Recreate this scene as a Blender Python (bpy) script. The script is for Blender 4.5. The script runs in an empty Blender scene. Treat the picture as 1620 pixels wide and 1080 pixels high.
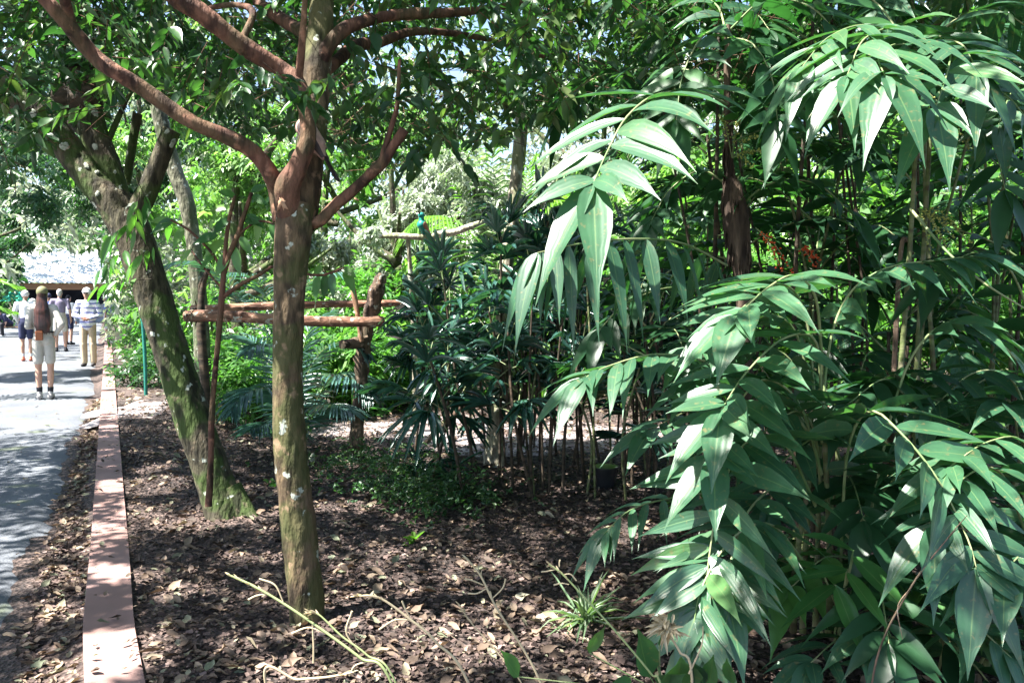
SKY_STRENGTH=0.07; EXPOSURE=2.55; UPPER=0.55
import bpy, bmesh, math
import numpy as np
from mathutils import Vector, Matrix, noise as mnoise
R = np.random.RandomState(11)
scene = bpy.context.scene
COL = scene.collection
def rad(a): return math.radians(a)

# ---------------------------------------------------------------- camera
CAMZ = 1.6; F = 1260.0; PITCH = math.atan(70/1260.0)
cd = bpy.data.cameras.new('camera'); cam = bpy.data.objects.new('camera', cd); COL.objects.link(cam)
cam.location = (0, 0, CAMZ); cam.rotation_euler = (math.pi/2-PITCH, 0, 0)
cd.sensor_width = 36; cd.lens = 28; cd.clip_end = 500; cd.clip_start = 0.05
scene.camera = cam
def P(px, py, d):
    """world point seen at photo pixel (px,py), d metres ahead (world Y)"""
    x = (px-810)/F; u = (540-py)/F
    dy = math.cos(PITCH)+u*math.sin(PITCH); dz = -math.sin(PITCH)+u*math.cos(PITCH)
    k = d/dy
    return np.array([x*k, d, CAMZ+dz*k])
def G(px, py, z=0.09):
    x = (px-810)/F; u = (540-py)/F
    dy = math.cos(PITCH)+u*math.sin(PITCH); dz = -math.sin(PITCH)+u*math.cos(PITCH)
    k = (z-CAMZ)/dz
    return np.array([x*k, dy*k, z])
def project(p):
    p = np.asarray(p, float).reshape(-1, 3)
    y = p[:, 1]; z = p[:, 2]-CAMZ
    dep = y*math.cos(PITCH)-z*math.sin(PITCH); up = y*math.sin(PITCH)+z*math.cos(PITCH)
    dd = np.where(dep > 0.05, dep, np.nan)
    return 810+F*p[:, 0]/dd, 540-F*up/dd, dep

SUN = np.array([-0.47, -0.20, 0.86]); SUN = SUN/np.linalg.norm(SUN)
def nrm(a):
    a = np.asarray(a, float); return a/np.maximum(np.linalg.norm(a, axis=-1, keepdims=True), 1e-9)

# ---------------------------------------------------------------- materials
def newmat(name):
    m = bpy.data.materials.new(name); m.use_nodes = True
    nt = m.node_tree; nt.nodes.clear()
    return m, nt, nt.nodes.new, nt.links.new
def ramp(nt, stops, interp='LINEAR'):
    r = nt.nodes.new('ShaderNodeValToRGB'); r.color_ramp.interpolation = interp
    e = r.color_ramp.elements
    while len(e) > 1: e.remove(e[-1])
    e[0].position = stops[0][0]; e[0].color = (*stops[0][1], 1)
    for p, c in stops[1:]:
        k = e.new(p); k.color = (*c, 1)
    return r
def leafmat(name, cols, trans=0.35, rough=0.42, spec=0.45, ribs=0, tcol=None, spots=0.0, sat=1.0):
    m, nt, N, L = newmat(name)
    at = N('ShaderNodeAttribute'); at.attribute_name = 'v'
    rp = ramp(nt, [(i/(len(cols)-1), c) for i, c in enumerate(cols)]); L(at.outputs['Fac'], rp.inputs[0])
    colr = rp.outputs[0]
    tc = N('ShaderNodeTexCoord'); nz = N('ShaderNodeTexNoise'); nz.inputs['Scale'].default_value = 14; nz.inputs['Detail'].default_value = 4
    L(tc.outputs['Object'], nz.inputs['Vector'])
    mx = N('ShaderNodeMixRGB'); mx.blend_type = 'MULTIPLY'; mx.inputs[0].default_value = 0.55
    r2 = ramp(nt, [(0.3, (0.62, 0.62, 0.6)), (0.7, (1.25, 1.25, 1.2))]); L(nz.outputs['Fac'], r2.inputs[0])
    L(colr, mx.inputs[1]); L(r2.outputs[0], mx.inputs[2]); colr = mx.outputs[0]
    if spots:
        n3 = N('ShaderNodeTexNoise'); n3.inputs['Scale'].default_value = 55; n3.inputs['Detail'].default_value = 3
        L(tc.outputs['Object'], n3.inputs['Vector'])
        r3 = ramp(nt, [(0.60, (0, 0, 0)), (0.72, (spots, spots, spots))]); L(n3.outputs['Fac'], r3.inputs[0])
        m3 = N('ShaderNodeMixRGB'); m3.inputs[2].default_value = (0.20, 0.16, 0.07, 1)
        L(r3.outputs[0], m3.inputs[0]); L(colr, m3.inputs[1]); colr = m3.outputs[0]
    if ribs:
        a3 = N('ShaderNodeAttribute'); a3.attribute_name = 'u'
        rm = ramp(nt, [(.465, (0, 0, 0)), (.495, (.5, .5, .5)), (.505, (.5, .5, .5)), (.535, (0, 0, 0))]); L(a3.outputs['Fac'], rm.inputs[0])
        mm = N('ShaderNodeMixRGB'); mm.inputs[2].default_value = (.16, .24, .09, 1); L(rm.outputs[0], mm.inputs[0]); L(colr, mm.inputs[1]); colr = mm.outputs[0]
        n4 = N('ShaderNodeTexNoise'); n4.inputs['Scale'].default_value = 3.5; n4.inputs['Detail'].default_value = 2; L(tc.outputs['Object'], n4.inputs['Vector'])
        r4 = ramp(nt, [(.62, (0, 0, 0)), (.8, (.3, .3, .3))]); L(n4.outputs['Fac'], r4.inputs[0])
        m4 = N('ShaderNodeMixRGB'); m4.inputs[2].default_value = (.14, .17, .04, 1); L(r4.outputs[0], m4.inputs[0]); L(colr, m4.inputs[1]); colr = m4.outputs[0]
    bs = N('ShaderNodeBsdfPrincipled'); bs.inputs['Roughness'].default_value = rough
    bs.inputs['Specular IOR Level'].default_value = spec
    L(colr, bs.inputs['Base Color'])
    if ribs:
        a2 = N('ShaderNodeAttribute'); a2.attribute_name = 'u'
        mu = N('ShaderNodeMath'); mu.operation = 'MULTIPLY'; mu.inputs[1].default_value = ribs*6.283
        si = N('ShaderNodeMath'); si.operation = 'SINE'
        bp = N('ShaderNodeBump'); bp.inputs['Strength'].default_value = 0.15; bp.inputs['Distance'].default_value = 0.001
        L(a2.outputs['Fac'], mu.inputs[0]); L(mu.outputs[0], si.inputs[0]); L(si.outputs[0], bp.inputs['Height']); L(bp.outputs[0], bs.inputs['Normal'])
    tr = N('ShaderNodeBsdfTranslucent')
    hs = N('ShaderNodeMixRGB'); hs.blend_type = 'MULTIPLY'; hs.inputs[0].default_value = 1
    hs.inputs[2].default_value = (*(tcol or (1.25, 1.65, 0.6)), 1)
    L(colr, hs.inputs[1]); L(hs.outputs[0], tr.inputs['Color'])
    ms = N('ShaderNodeMixShader'); ms.inputs[0].default_value = trans
    out = N('ShaderNodeOutputMaterial')
    L(bs.outputs[0], ms.inputs[1]); L(tr.outputs[0], ms.inputs[2]); L(ms.outputs[0], out.inputs[0])
    return m
def solid(name, cols, scale=8, rough=0.8, bump=0.3, bscale=None, detail=6, stretch=None, spec=0.3, lo=0.35, hi=0.65, dist=0.01):
    m, nt, N, L = newmat(name)
    tc = N('ShaderNodeTexCoord'); mp = N('ShaderNodeMapping'); L(tc.outputs['Object'], mp.inputs[0])
    if stretch: mp.inputs['Scale'].default_value = stretch
    nz = N('ShaderNodeTexNoise'); nz.inputs['Scale'].default_value = scale; nz.inputs['Detail'].default_value = detail
    L(mp.outputs[0], nz.inputs['Vector'])
    rp = ramp(nt, [(lo+(hi-lo)*i/max(1, len(cols)-1), c) for i, c in enumerate(cols)]); L(nz.outputs['Fac'], rp.inputs[0])
    bs = N('ShaderNodeBsdfPrincipled'); bs.inputs['Roughness'].default_value = rough; bs.inputs['Specular IOR Level'].default_value = spec
    L(rp.outputs[0], bs.inputs['Base Color'])
    if bump:
        n2 = N('ShaderNodeTexNoise'); n2.inputs['Scale'].default_value = bscale or scale*4; n2.inputs['Detail'].default_value = 8
        L(mp.outputs[0], n2.inputs['Vector'])
        bp = N('ShaderNodeBump'); bp.inputs['Strength'].default_value = bump; bp.inputs['Distance'].default_value = dist
        L(n2.outputs['Fac'], bp.inputs['Height']); L(bp.outputs[0], bs.inputs['Normal'])
    out = N('ShaderNodeOutputMaterial'); L(bs.outputs[0], out.inputs[0])
    return m
def barkmat(name, base, dark, patch, moss, moss_amt, patch_amt, lichen=0.0, stretch=(1, 1, 0.35), mossheight=None, rough=0.85):
    """bark: base/dark noise, larger patches of a second tone, moss blotches, pale lichen specks"""
    m, nt, N, L = newmat(name)
    tc = N('ShaderNodeTexCoord'); mp = N('ShaderNodeMapping'); mp.inputs['Scale'].default_value = stretch
    L(tc.outputs['Object'], mp.inputs[0])
    def noise(s, d=6, v=None):
        n = N('ShaderNodeTexNoise'); n.inputs['Scale'].default_value = s; n.inputs['Detail'].default_value = d
        L((v or mp.outputs[0]), n.inputs['Vector']); return n.outputs['Fac']
    r1 = ramp(nt, [(0.40, dark), (0.56, base), (0.7, tuple(min(1, q*1.7) for q in base))]); L(noise(26, 12), r1.inputs[0]); c = r1.outputs[0]
    def over(c, col, fac, lo, hi, amt):
        rr = ramp(nt, [(lo, (0, 0, 0)), (hi, (amt, amt, amt))]); L(fac, rr.inputs[0])
        mx = N('ShaderNodeMixRGB'); L(rr.outputs[0], mx.inputs[0]); L(c, mx.inputs[1]); mx.inputs[2].default_value = (*col, 1); return mx.outputs[0]
    c = over(c, patch, noise(6), 0.5, 0.62, patch_amt)
    c = over(c, moss, noise(4.2, 8, tc.outputs['Object']), 0.47, 0.56, moss_amt)
    c = over(c, tuple(q*.45 for q in dark), noise(9, 9), 0.58, 0.66, .8)
    c = over(c, tuple(min(1, q*2.2) for q in patch), noise(17, 9, tc.outputs['Object']), 0.60, 0.68, .55)
    if lichen: c = over(c, (0.42, 0.45, 0.38), noise(13, 5, tc.outputs['Object']), 0.66-0.1*lichen, 0.69-0.1*lichen, 0.85)
    bs = N('ShaderNodeBsdfPrincipled'); bs.inputs['Roughness'].default_value = rough; bs.inputs['Specular IOR Level'].default_value = 0.25
    L(c, bs.inputs['Base Color'])
    bp = N('ShaderNodeBump'); bp.inputs['Strength'].default_value = 1.0; bp.inputs['Distance'].default_value = 0.02
    L(noise(34, 14), bp.inputs['Height']); L(bp.outputs[0], bs.inputs['Normal'])
    out = N('ShaderNodeOutputMaterial'); L(bs.outputs[0], out.inputs[0])
    return m

M = {}
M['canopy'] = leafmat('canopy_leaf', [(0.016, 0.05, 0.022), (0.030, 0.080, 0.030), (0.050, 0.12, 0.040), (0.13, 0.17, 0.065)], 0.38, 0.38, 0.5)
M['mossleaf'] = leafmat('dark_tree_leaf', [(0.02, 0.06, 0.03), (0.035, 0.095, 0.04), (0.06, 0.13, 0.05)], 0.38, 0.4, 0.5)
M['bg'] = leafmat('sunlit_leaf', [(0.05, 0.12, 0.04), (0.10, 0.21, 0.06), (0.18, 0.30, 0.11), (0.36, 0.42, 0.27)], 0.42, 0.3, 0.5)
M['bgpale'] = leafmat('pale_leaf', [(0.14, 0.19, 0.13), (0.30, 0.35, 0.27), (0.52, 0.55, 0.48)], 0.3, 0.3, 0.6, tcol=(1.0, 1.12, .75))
M['palm'] = leafmat('broad_leaflet', [(0.022, 0.072, 0.038), (0.034, 0.10, 0.052), (0.048, 0.13, 0.06), (0.085, 0.19, 0.06)], 0.30, 0.38, 0.65, ribs=5, spots=0.55)
M['palmdark'] = leafmat('dark_leaflet', [(0.014, 0.048, 0.022), (0.024, 0.082, 0.032), (0.055, 0.15, 0.042)], 0.38, 0.38, 0.5)
M['lady'] = leafmat('fan_leaf', [(0.016, 0.055, 0.046), (0.026, 0.085, 0.068), (0.042, 0.115, 0.085)], 0.22, 0.25, 0.9, ribs=3)
M['ladylit'] = leafmat('fresh_fan_leaf', [(0.03, 0.10, 0.03), (0.06, 0.17, 0.04)], 0.4, 0.3, 0.6, ribs=3)
M['areca'] = leafmat('feather_leaf', [(0.045, 0.11, 0.10), (0.065, 0.15, 0.14), (0.085, 0.18, 0.14)], 0.2, 0.28, 0.9)
M['lime'] = leafmat('lime_leaf', [(0.10, 0.22, 0.04), (0.17, 0.32, 0.06)], 0.5, 0.4, 0.4)
M['under'] = leafmat('undergrowth_leaf', [(0.035, 0.11, 0.035), (0.08, 0.20, 0.05), (0.17, 0.30, 0.08)], 0.42, 0.35, 0.5)
M['spider'] = leafmat('striped_blade', [(0.10, 0.17, 0.09), (0.22, 0.28, 0.18)], 0.3, 0.4, 0.4)
M['straw'] = leafmat('dry_stalk', [(0.42, 0.34, 0.20), (0.55, 0.46, 0.32)], 0.15, 0.6, 0.3, tcol=(1, 1, 0.8))
M['greenstalk'] = leafmat('grass_stalk_green', [(0.22, 0.34, 0.10), (0.45, 0.48, 0.26)], 0.2, 0.5, 0.3, tcol=(1, 1, 0.6))
M['litter'] = leafmat('litter_leaf', [(0.04, 0.028, 0.022), (0.09, 0.063, 0.048), (0.17, 0.12, 0.088), (0.29, 0.215, 0.155), (0.15, 0.17, 0.11), (0.42, 0.34, 0.26)], 0.12, 0.7, 0.3, tcol=(1.2, 1, 0.7))
M['mulch'] = leafmat('mulch_chip', [(0.020, 0.014, 0.013), (0.052, 0.036, 0.032), (0.12, 0.084, 0.075), (0.26, 0.19, 0.175)], 0.02, 0.85, 0.2, tcol=(1, 1, 1))
M['redbark'] = barkmat('red_bark', (0.105, 0.05, 0.034), (0.04, 0.02, 0.015), (0.16, 0.08, 0.052), (0.07, 0.085, 0.03), 0.25, 0.6, 0.0)
M['trunkbark'] = barkmat('mottled_bark', (0.10, 0.070, 0.040), (0.042, 0.030, 0.018), (0.13, 0.085, 0.055), (0.06, 0.075, 0.022), 0.6, 0.6, 0.08)
M['mossbark'] = barkmat('mossy_bark', (0.065, 0.058, 0.036), (0.028, 0.025, 0.017), (0.085, 0.065, 0.045), (0.05, 0.08, 0.02), 0.9, 0.5, 0.05)
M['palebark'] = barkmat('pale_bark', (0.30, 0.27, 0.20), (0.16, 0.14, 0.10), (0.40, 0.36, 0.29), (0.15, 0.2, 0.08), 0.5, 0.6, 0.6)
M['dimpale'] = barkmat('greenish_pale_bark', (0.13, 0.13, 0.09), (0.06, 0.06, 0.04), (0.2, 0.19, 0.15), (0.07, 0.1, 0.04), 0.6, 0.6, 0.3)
M['deadwood'] = barkmat('dead_wood', (0.13, 0.085, 0.06), (0.035, 0.025, 0.02), (0.22, 0.15, 0.11), (0.12, 0.12, 0.06), 0.2, 0.6, 0.2, (1, 1, .12))
M['rail'] = barkmat('log_rail_bark', (0.26, 0.125, 0.08), (0.11, 0.055, 0.04), (0.34, 0.22, 0.16), (0.2, 0.15, 0.08), 0.15, 0.5, 0.3, (.3, 1, 1))
M['cutwood'] = solid('cut_wood', [(0.20, 0.10, 0.06), (0.42, 0.26, 0.16)], 30, 0.8)
M['cane'] = solid('cane', [(0.06, 0.05, 0.025), (0.10, 0.13, 0.045), (0.16, 0.15, 0.09)], 6, 0.6, 0.2, stretch=(1, 1, 4))
M['darkcane'] = solid('dark_cane', [(0.02, 0.016, 0.012), (0.05, 0.038, 0.025), (0.09, 0.06, 0.04)], 8, 0.75, 0.4, stretch=(1, 1, 3))
M['fibre'] = solid('palm_fibre', [(0.025, 0.016, 0.012), (0.06, 0.04, 0.028), (0.13, 0.09, 0.065)], 10, 0.9, 0.7, stretch=(2, 2, .4))
M['rachis'] = solid('rachis', [(0.10, 0.17, 0.06), (0.24, 0.26, 0.13)], 6, 0.5, 0)
M['lichen'] = solid('lichen', [(0.16, 0.18, 0.14), (0.40, 0.41, 0.35), (0.26, 0.29, 0.22)], 45, 0.9, 0.4)
M['berry'] = solid('orange_berry', [(0.42, 0.05, 0.012), (0.55, 0.09, 0.02)], 5, 0.35, 0)
M['greenberry'] = solid('green_berry', [(0.22, 0.26, 0.05), (0.36, 0.36, 0.10)], 5, 0.4, 0)
M['asphalt'] = None

# ---------------------------------------------------------------- geometry collector
class Geo:
    def __init__(s): s.v = []; s.f = []; s.m = []; s.a = []; s.u = []; s.n = 0
    def add(s, V, Fc, mat=0, val=0.5, u=0.0):
        V = np.asarray(V, float).reshape(-1, 3); Fc = np.asarray(Fc, int)
        s.v.append(V); s.f.append(Fc+s.n); s.m.append(np.full(len(Fc), mat, int))
        s.a.append(np.broadcast_to(np.asarray(val, float), (len(V),)).copy())
        s.u.append(np.broadcast_to(np.asarray(u, float), (len(V),)).copy())
        s.n += len(V)
    def build(s, name, mats, parent=None, smooth=True, loc=None):
        me = bpy.data.meshes.new(name)
        V = np.concatenate(s.v) if s.v else np.zeros((0, 3))
        if parent is not None: V = V-np.array(parent.location)
        elif loc is not None: V = V-np.array(loc)
        tot = np.concatenate([np.full(len(f), f.shape[1]) for f in s.f]); lv = np.concatenate([f.ravel() for f in s.f])
        me.vertices.add(len(V)); me.vertices.foreach_set('co', V.ravel())
        me.loops.add(len(lv)); me.loops.foreach_set('vertex_index', lv.astype(np.int32))
        me.polygons.add(len(tot)); me.polygons.foreach_set('loop_start', np.concatenate([[0], np.cumsum(tot)[:-1]]).astype(np.int32))
        me.polygons.foreach_set('loop_total', tot.astype(np.int32))
        me.polygons.foreach_set('material_index', np.concatenate(s.m).astype(np.int32))
        me.update(calc_edges=True)
        me.polygons.foreach_set('use_smooth', np.full(len(tot), smooth, bool))
        a = me.attributes.new('v', 'FLOAT', 'POINT'); a.data.foreach_set('value', np.concatenate(s.a).astype(np.float32))
        b = me.attributes.new('u', 'FLOAT', 'POINT'); b.data.foreach_set('value', np.concatenate(s.u).astype(np.float32))
        for m in (mats if isinstance(mats, (list, tuple)) else [mats]): me.materials.append(m)
        o = bpy.data.objects.new(name, me); COL.objects.link(o)
        if parent is not None: o.parent = parent
        elif loc is not None: o.location = loc
        return o
def tag(o, label, cat, group=None):
    o['label'] = label; o['category'] = cat
    if group: o['group'] = group
    return o
def thing(name, loc, label, cat, group=None):
    o = bpy.data.objects.new(name, None); o.empty_display_size = 0.2; COL.objects.link(o)
    o.location = tuple(float(a) for a in loc)
    return tag(o, label, cat, group)
def struct(o, kind='structure'): o['kind'] = kind; return o

def spline(pts, n):
    """Catmull-Rom through rows of pts (any number of columns)"""
    p = np.asarray(pts, float)
    if len(p) == 2: t = np.linspace(0, 1, n)[:, None]; return p[0]*(1-t)+p[1]*t
    q = np.vstack([2*p[0]-p[1], p, 2*p[-1]-p[-2]]); k = len(p)-1
    t = np.linspace(0, k, n); i = np.minimum(t.astype(int), k-1); f = (t-i)[:, None]
    a, b, c, d = q[i], q[i+1], q[i+2], q[i+3]
    return 0.5*((2*b)+(-a+c)*f+(2*a-5*b+4*c-d)*f*f+(-a+3*b-3*c+d)*f**3)
def frames(c):
    t = nrm(np.gradient(c, axis=0)); ref = np.array([1., 0, 0]) if abs(t[0][0]) < 0.8 else np.array([0, 1., 0])
    a = nrm(ref-t[0]*np.dot(ref, t[0])); A = []
    for k in range(len(c)):
        a = nrm(a-t[k]*np.dot(a, t[k])); A.append(a)
    A = np.array(A); return t, A, np.cross(t, A)
def tube(g, pts, rads, sides=8, n=None, mat=0, val=0.5, rough=0.0, caps=True, flare=None, capmat=None, disp=0.0):
    p = np.column_stack([np.asarray(pts, float), np.asarray(rads, float)])
    n = n or max(2, (len(p)-1)*4+1)
    s = spline(p, n); c = s[:, :3]; r = np.maximum(s[:, 3], 1e-4); t, A, B = frames(c)
    th = np.linspace(0, 2*np.pi, sides, endpoint=False)
    rr = np.repeat(r[:, None], sides, 1)
    if rough:
        z = np.arange(n)[:, None]*0.55
        ph = R.uniform(0, 6.28, 5)
        w = np.sin(2*th[None]+ph[0]+z*.3)+0.7*np.sin(3*th[None]+ph[1]-z*.5)+0.6*np.sin(5*th[None]+ph[2]+z)+0.8*np.sin(z*1.7+ph[3])
        rr = rr*(1+rough*w*0.4+rough*0.35*R.randn(n, sides))
    if flare is not None: rr = rr*flare(np.linspace(0, 1, n)[:, None], th[None])
    V = c[:, None]+rr[..., None]*(np.cos(th)[None, :, None]*A[:, None]+np.sin(th)[None, :, None]*B[:, None])
    if disp:
        for a in range(n):
            for b in range(sides):
                q = Vector(tuple(V[a, b]*np.array([1, 1, .45])))
                h = mnoise.noise(q*9)*1.0+mnoise.noise(q*24)*.7+mnoise.noise(q*60)*.45+max(0, mnoise.noise(q*5+Vector((7, 3, 1)))-.25)*2.2
                V[a, b] += (V[a, b]-c[a])*disp*h
    i = np.arange(n-1)[:, None]*sides; j = np.arange(sides)[None]; k = (j+1) % sides
    Fc = np.stack([i+j, i+k, i+sides+k, i+sides+j], -1).reshape(-1, 4)
    g.add(V.reshape(-1, 3), Fc, mat, val)
    if caps:
        for e, sg in ((0, 1), (n-1, -1)):
            cc = c[e]-t[e]*r[e]*0.12*sg
            VV = np.vstack([V[e], cc]); f = np.stack([np.arange(sides), np.full(sides, sides), (np.arange(sides)+1) % sides], -1)
            g.add(VV, f if sg > 0 else f[:, ::-1], mat if capmat is None else capmat, val)
    return c, r
def px_tube(g, pts, **k):
    """pts rows (px,py,depth,radius_px)"""
    W = np.array([P(a, b, d) for a, b, d, r in pts]); rr = [r*d/F for a, b, d, r in pts]
    return tube(g, W, rr, **k)

# leaf templates: rows (y, halfwidth, z), three columns
def template(rows, fold=0.12):
    V = []; U = []
    for y, w, z in rows:
        V += [(-w, y, z+fold*w), (0, y, z-fold*w), (w, y, z+fold*w)]; U += [0, .5, 1]
    n = len(rows); Fc = []
    for i in range(n-1):
        a = 3*i; Fc += [(a, a+1, a+4, a+3), (a+1, a+2, a+5, a+4)]
    return np.array(V, float), np.array(Fc), np.array(U, float)
T_BROAD = template([(0, .04, 0), (.07, .24, .0), (.18, .40, .01), (.33, .49, .01), (.5, .46, 0), (.66, .33, 0), (.79, .17, -.01), (.90, .06, -.02), (1, .006, -.04)], .07)
T_STRAP = template([(0, .16, 0), (.2, .42, 0), (.5, .5, 0), (.8, .42, 0), (.96, .24, 0), (1, .1, 0)], .35)
T_NARROW = template([(0, .2, 0), (.3, .5, 0), (.7, .36, 0), (1, .02, 0)], .4)
T_LEAF = template([(0, .03, 0), (.18, .40, 0), (.42, .5, 0), (.66, .36, 0), (.84, .12, 0), (1, .01, -.03)], .16)
T_FAR = (np.array([(0, 0, 0), (-.5, .45, .06), (0, 1, -.05), (.5, .45, .06)], float), np.array([(0, 3, 2, 1)]), np.array([.5, 0, .5, 1.]))
T_FAR2 = (np.array([(0, 0, 0), (-.42, .3, .05), (-.34, .65, .0), (0, 1, -.08), (.34, .65, .0), (.42, .3, .05)], float), np.array([(0, 5, 4, 3, 2, 1)]), np.array([.5, 0, 0, .5, 1, 1.]))
T_CHIP = (np.array([(-.5, 0, 0), (.5, .05, .1), (.4, 1, 0), (-.45, .9, .12)], float), np.array([(0, 1, 2, 3)]), np.array([0, 1, 1, 0.]))
T_CURL = (np.array([(-.06, 0, .02), (0, 0, 0), (.06, 0, .02), (-.46, .22, .10), (0, .25, 0), (.36, .28, .02), (-.40, .52, .22), (.02, .5, .02), (.52, .5, .10), (-.30, .78, .12), (.0, .8, .05), (.26, .72, .26), (-.03, 1, .16), (0, 1.02, .15), (.03, .98, .18)], float), np.array([(0, 1, 4, 3), (1, 2, 5, 4), (3, 4, 7, 6), (4, 5, 8, 7), (6, 7, 10, 9), (7, 8, 11, 10), (9, 10, 13, 12), (10, 11, 14, 13)]), np.array([0, .5, 1]*5))
def leaves(g, T, O, D, U, L, W, droop=0.0, val=None, mat=0, twist=0.0):
    O = np.asarray(O, float).reshape(-1, 3); n = len(O)
    if n == 0: return
    D = nrm(np.broadcast_to(D, (n, 3))); U = np.broadcast_to(U, (n, 3))
    S = nrm(np.cross(D, U)); Nn = np.cross(S, D)
    if twist: 
        a = R.uniform(-twist, twist, n)[:, None]; S, Nn = S*np.cos(a)+Nn*np.sin(a), Nn*np.cos(a)-S*np.sin(a)
    L = np.broadcast_to(L, (n,))[:, None, None]; W = np.broadcast_to(W, (n,))[:, None, None]
    V, Fc, Uc = T; x = V[None, :, 0, None]; y = V[None, :, 1, None]; z = V[None, :, 2, None]
    X = O[:, None]+S[:, None]*x*W+D[:, None]*y*L+Nn[:, None]*z*np.minimum(W*2, L)
    dr = np.broadcast_to(droop, (n,))[:, None]
    X[..., 2] -= dr*(V[None, :, 1]**2)*L[..., 0]
    val = R.rand(n) if val is None else np.broadcast_to(val, (n,))
    Fa = (np.arange(n)[:, None, None]*len(V)+Fc[None]).reshape(-1, Fc.shape[1])
    g.add(X.reshape(-1, 3), Fa, mat, np.repeat(val, len(V)), np.tile(Uc, n))

# sun gaps: places in the photo that stand in full sun; canopy leaves on the line from them to the sun are not grown
GAPS = []
def gap(px, py, d=None, r=0.2, z=0.09):
    GAPS.append((G(px, py, z) if d is None else P(px, py, d), r))
def keep_gaps(p):
    ok = np.ones(len(p), bool)
    for c, r in GAPS:
        w = p-c; t = w@SUN; dist = np.linalg.norm(w-t[:, None]*SUN, axis=1)
        ok &= ~((dist < r) & (t > 0.4))
    return ok
def clear_zone(p, boxes, dmax=60):
    x, y, d = project(p); ok = np.ones(len(p), bool)
    for a, b, c, e, d0, d1 in boxes:
        ok &= ~((x > a) & (x < c) & (y > b) & (y < e) & (d > d0) & (d < d1))
    return ok

def twigs(g, C, size, T, leafL, leafW, per=9, spread=0.35, droop=0.25, mat=0, twigr=0.0, twigmat=0, down=0.35, gaps=True, filt=None, vb=0.0):
    """shoots at centres C, each carrying 'per' leaves in two ranks"""
    C = np.asarray(C, float); n = len(C)
    d = R.randn(n, 3); d[:, 2] = d[:, 2]*0.4-down*0.6; d = nrm(d)
    sz = size*R.uniform(.6, 1.3, n)
    side = nrm(np.cross(d, [0, 0, 1])); O = []; D = []; U = []; Vv = []
    base = R.rand(n)
    for k in range(per):
        t = (k+0.5)/per; sg = 1 if k % 2 else -1
        o = C+d*(t-.5)[..., None]*sz[:, None] if False else C+d*((t-.5)*sz)[:, None]
        o[:, 2] -= 0.25*t*t*sz
        dd = nrm(d*(0.45+0.5*t)+sg*side*(1.05-0.6*t)+R.randn(n, 3)*spread+np.array([0, 0, -down]))
        O.append(o); D.append(dd); U.append(np.array([0, 0, 1.])+R.randn(n, 3)*0.45); Vv.append(np.clip(base*0.6+R.rand(n)*0.4+vb, 0, 1))
    O = np.vstack(O); D = np.vstack(D); U = np.vstack(U); Vv = np.concatenate(Vv)
    ok = keep_gaps(O) if gaps else np.ones(len(O), bool)
    if filt is not None: ok &= filt(O)
    m = ok.sum(); s = R.uniform(.65, 1.25, m)
    leaves(g, T, O[ok], D[ok], U[ok], leafL*s, leafW*s*R.uniform(.85, 1.15, m), droop*R.uniform(.4, 1.5, m), Vv[ok], mat)
    if twigr:
        for k in range(n):
            if filt is not None and not filt(C[k:k+1])[0]: continue
            a = C[k]-d[k]*sz[k]*.75; b = C[k]+d[k]*sz[k]*.45; b = b-np.array([0, 0, .22*sz[k]])
            tube(g, [a, (a+b)/2+[0, 0, .03*sz[k]], b], [twigr, twigr*.8, twigr*.4], 4, 3, twigmat, caps=False)
def inbox(n, lo, hi): return R.uniform(lo, hi, (n, 3))
def clumpy(P0, k, spread, n):
    """n points clumped round k random members of P0"""
    c = P0[R.randint(0, len(P0), k)]; i = R.randint(0, k, n)
    return c[i]+R.randn(n, 3)*spread
# ---------------------------------------------------------------- world and sun
w = bpy.data.worlds.new('World'); scene.world = w; w.use_nodes = True
nt = w.node_tree; bg = nt.nodes['Background']
sky = nt.nodes.new('ShaderNodeTexSky'); sky.sky_type = 'NISHITA'; sky.sun_disc = False
elev = math.asin(SUN[2]); az = math.atan2(SUN[0], SUN[1])
sky.sun_elevation = elev; sky.sun_rotation = az; sky.air_density = 1.0; sky.dust_density = 1.5
nt.links.new(sky.outputs[0], bg.inputs[0]); bg.inputs[1].default_value = SKY_STRENGTH
sl = bpy.data.lights.new('sun', 'SUN'); sl.energy = 5; sl.angle = rad(0.55); sl.color = (1, .965, .90)
so = bpy.data.objects.new('sun', sl); COL.objects.link(so)
so.rotation_euler = Vector(tuple(SUN)).to_track_quat('Z', 'Y').to_euler(); so.location = (0, 0, 30)
scene.view_settings.view_transform = 'Standard'; scene.view_settings.look = 'None'
scene.view_settings.exposure = EXPOSURE; scene.view_settings.gamma = 1
scene.render.engine = 'CYCLES'
c_ = scene.cycles; c_.max_bounces = 8; c_.diffuse_bounces = 3; c_.transmission_bounces = 5; c_.glossy_bounces = 2; c_.sample_clamp_indirect = 6

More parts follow.
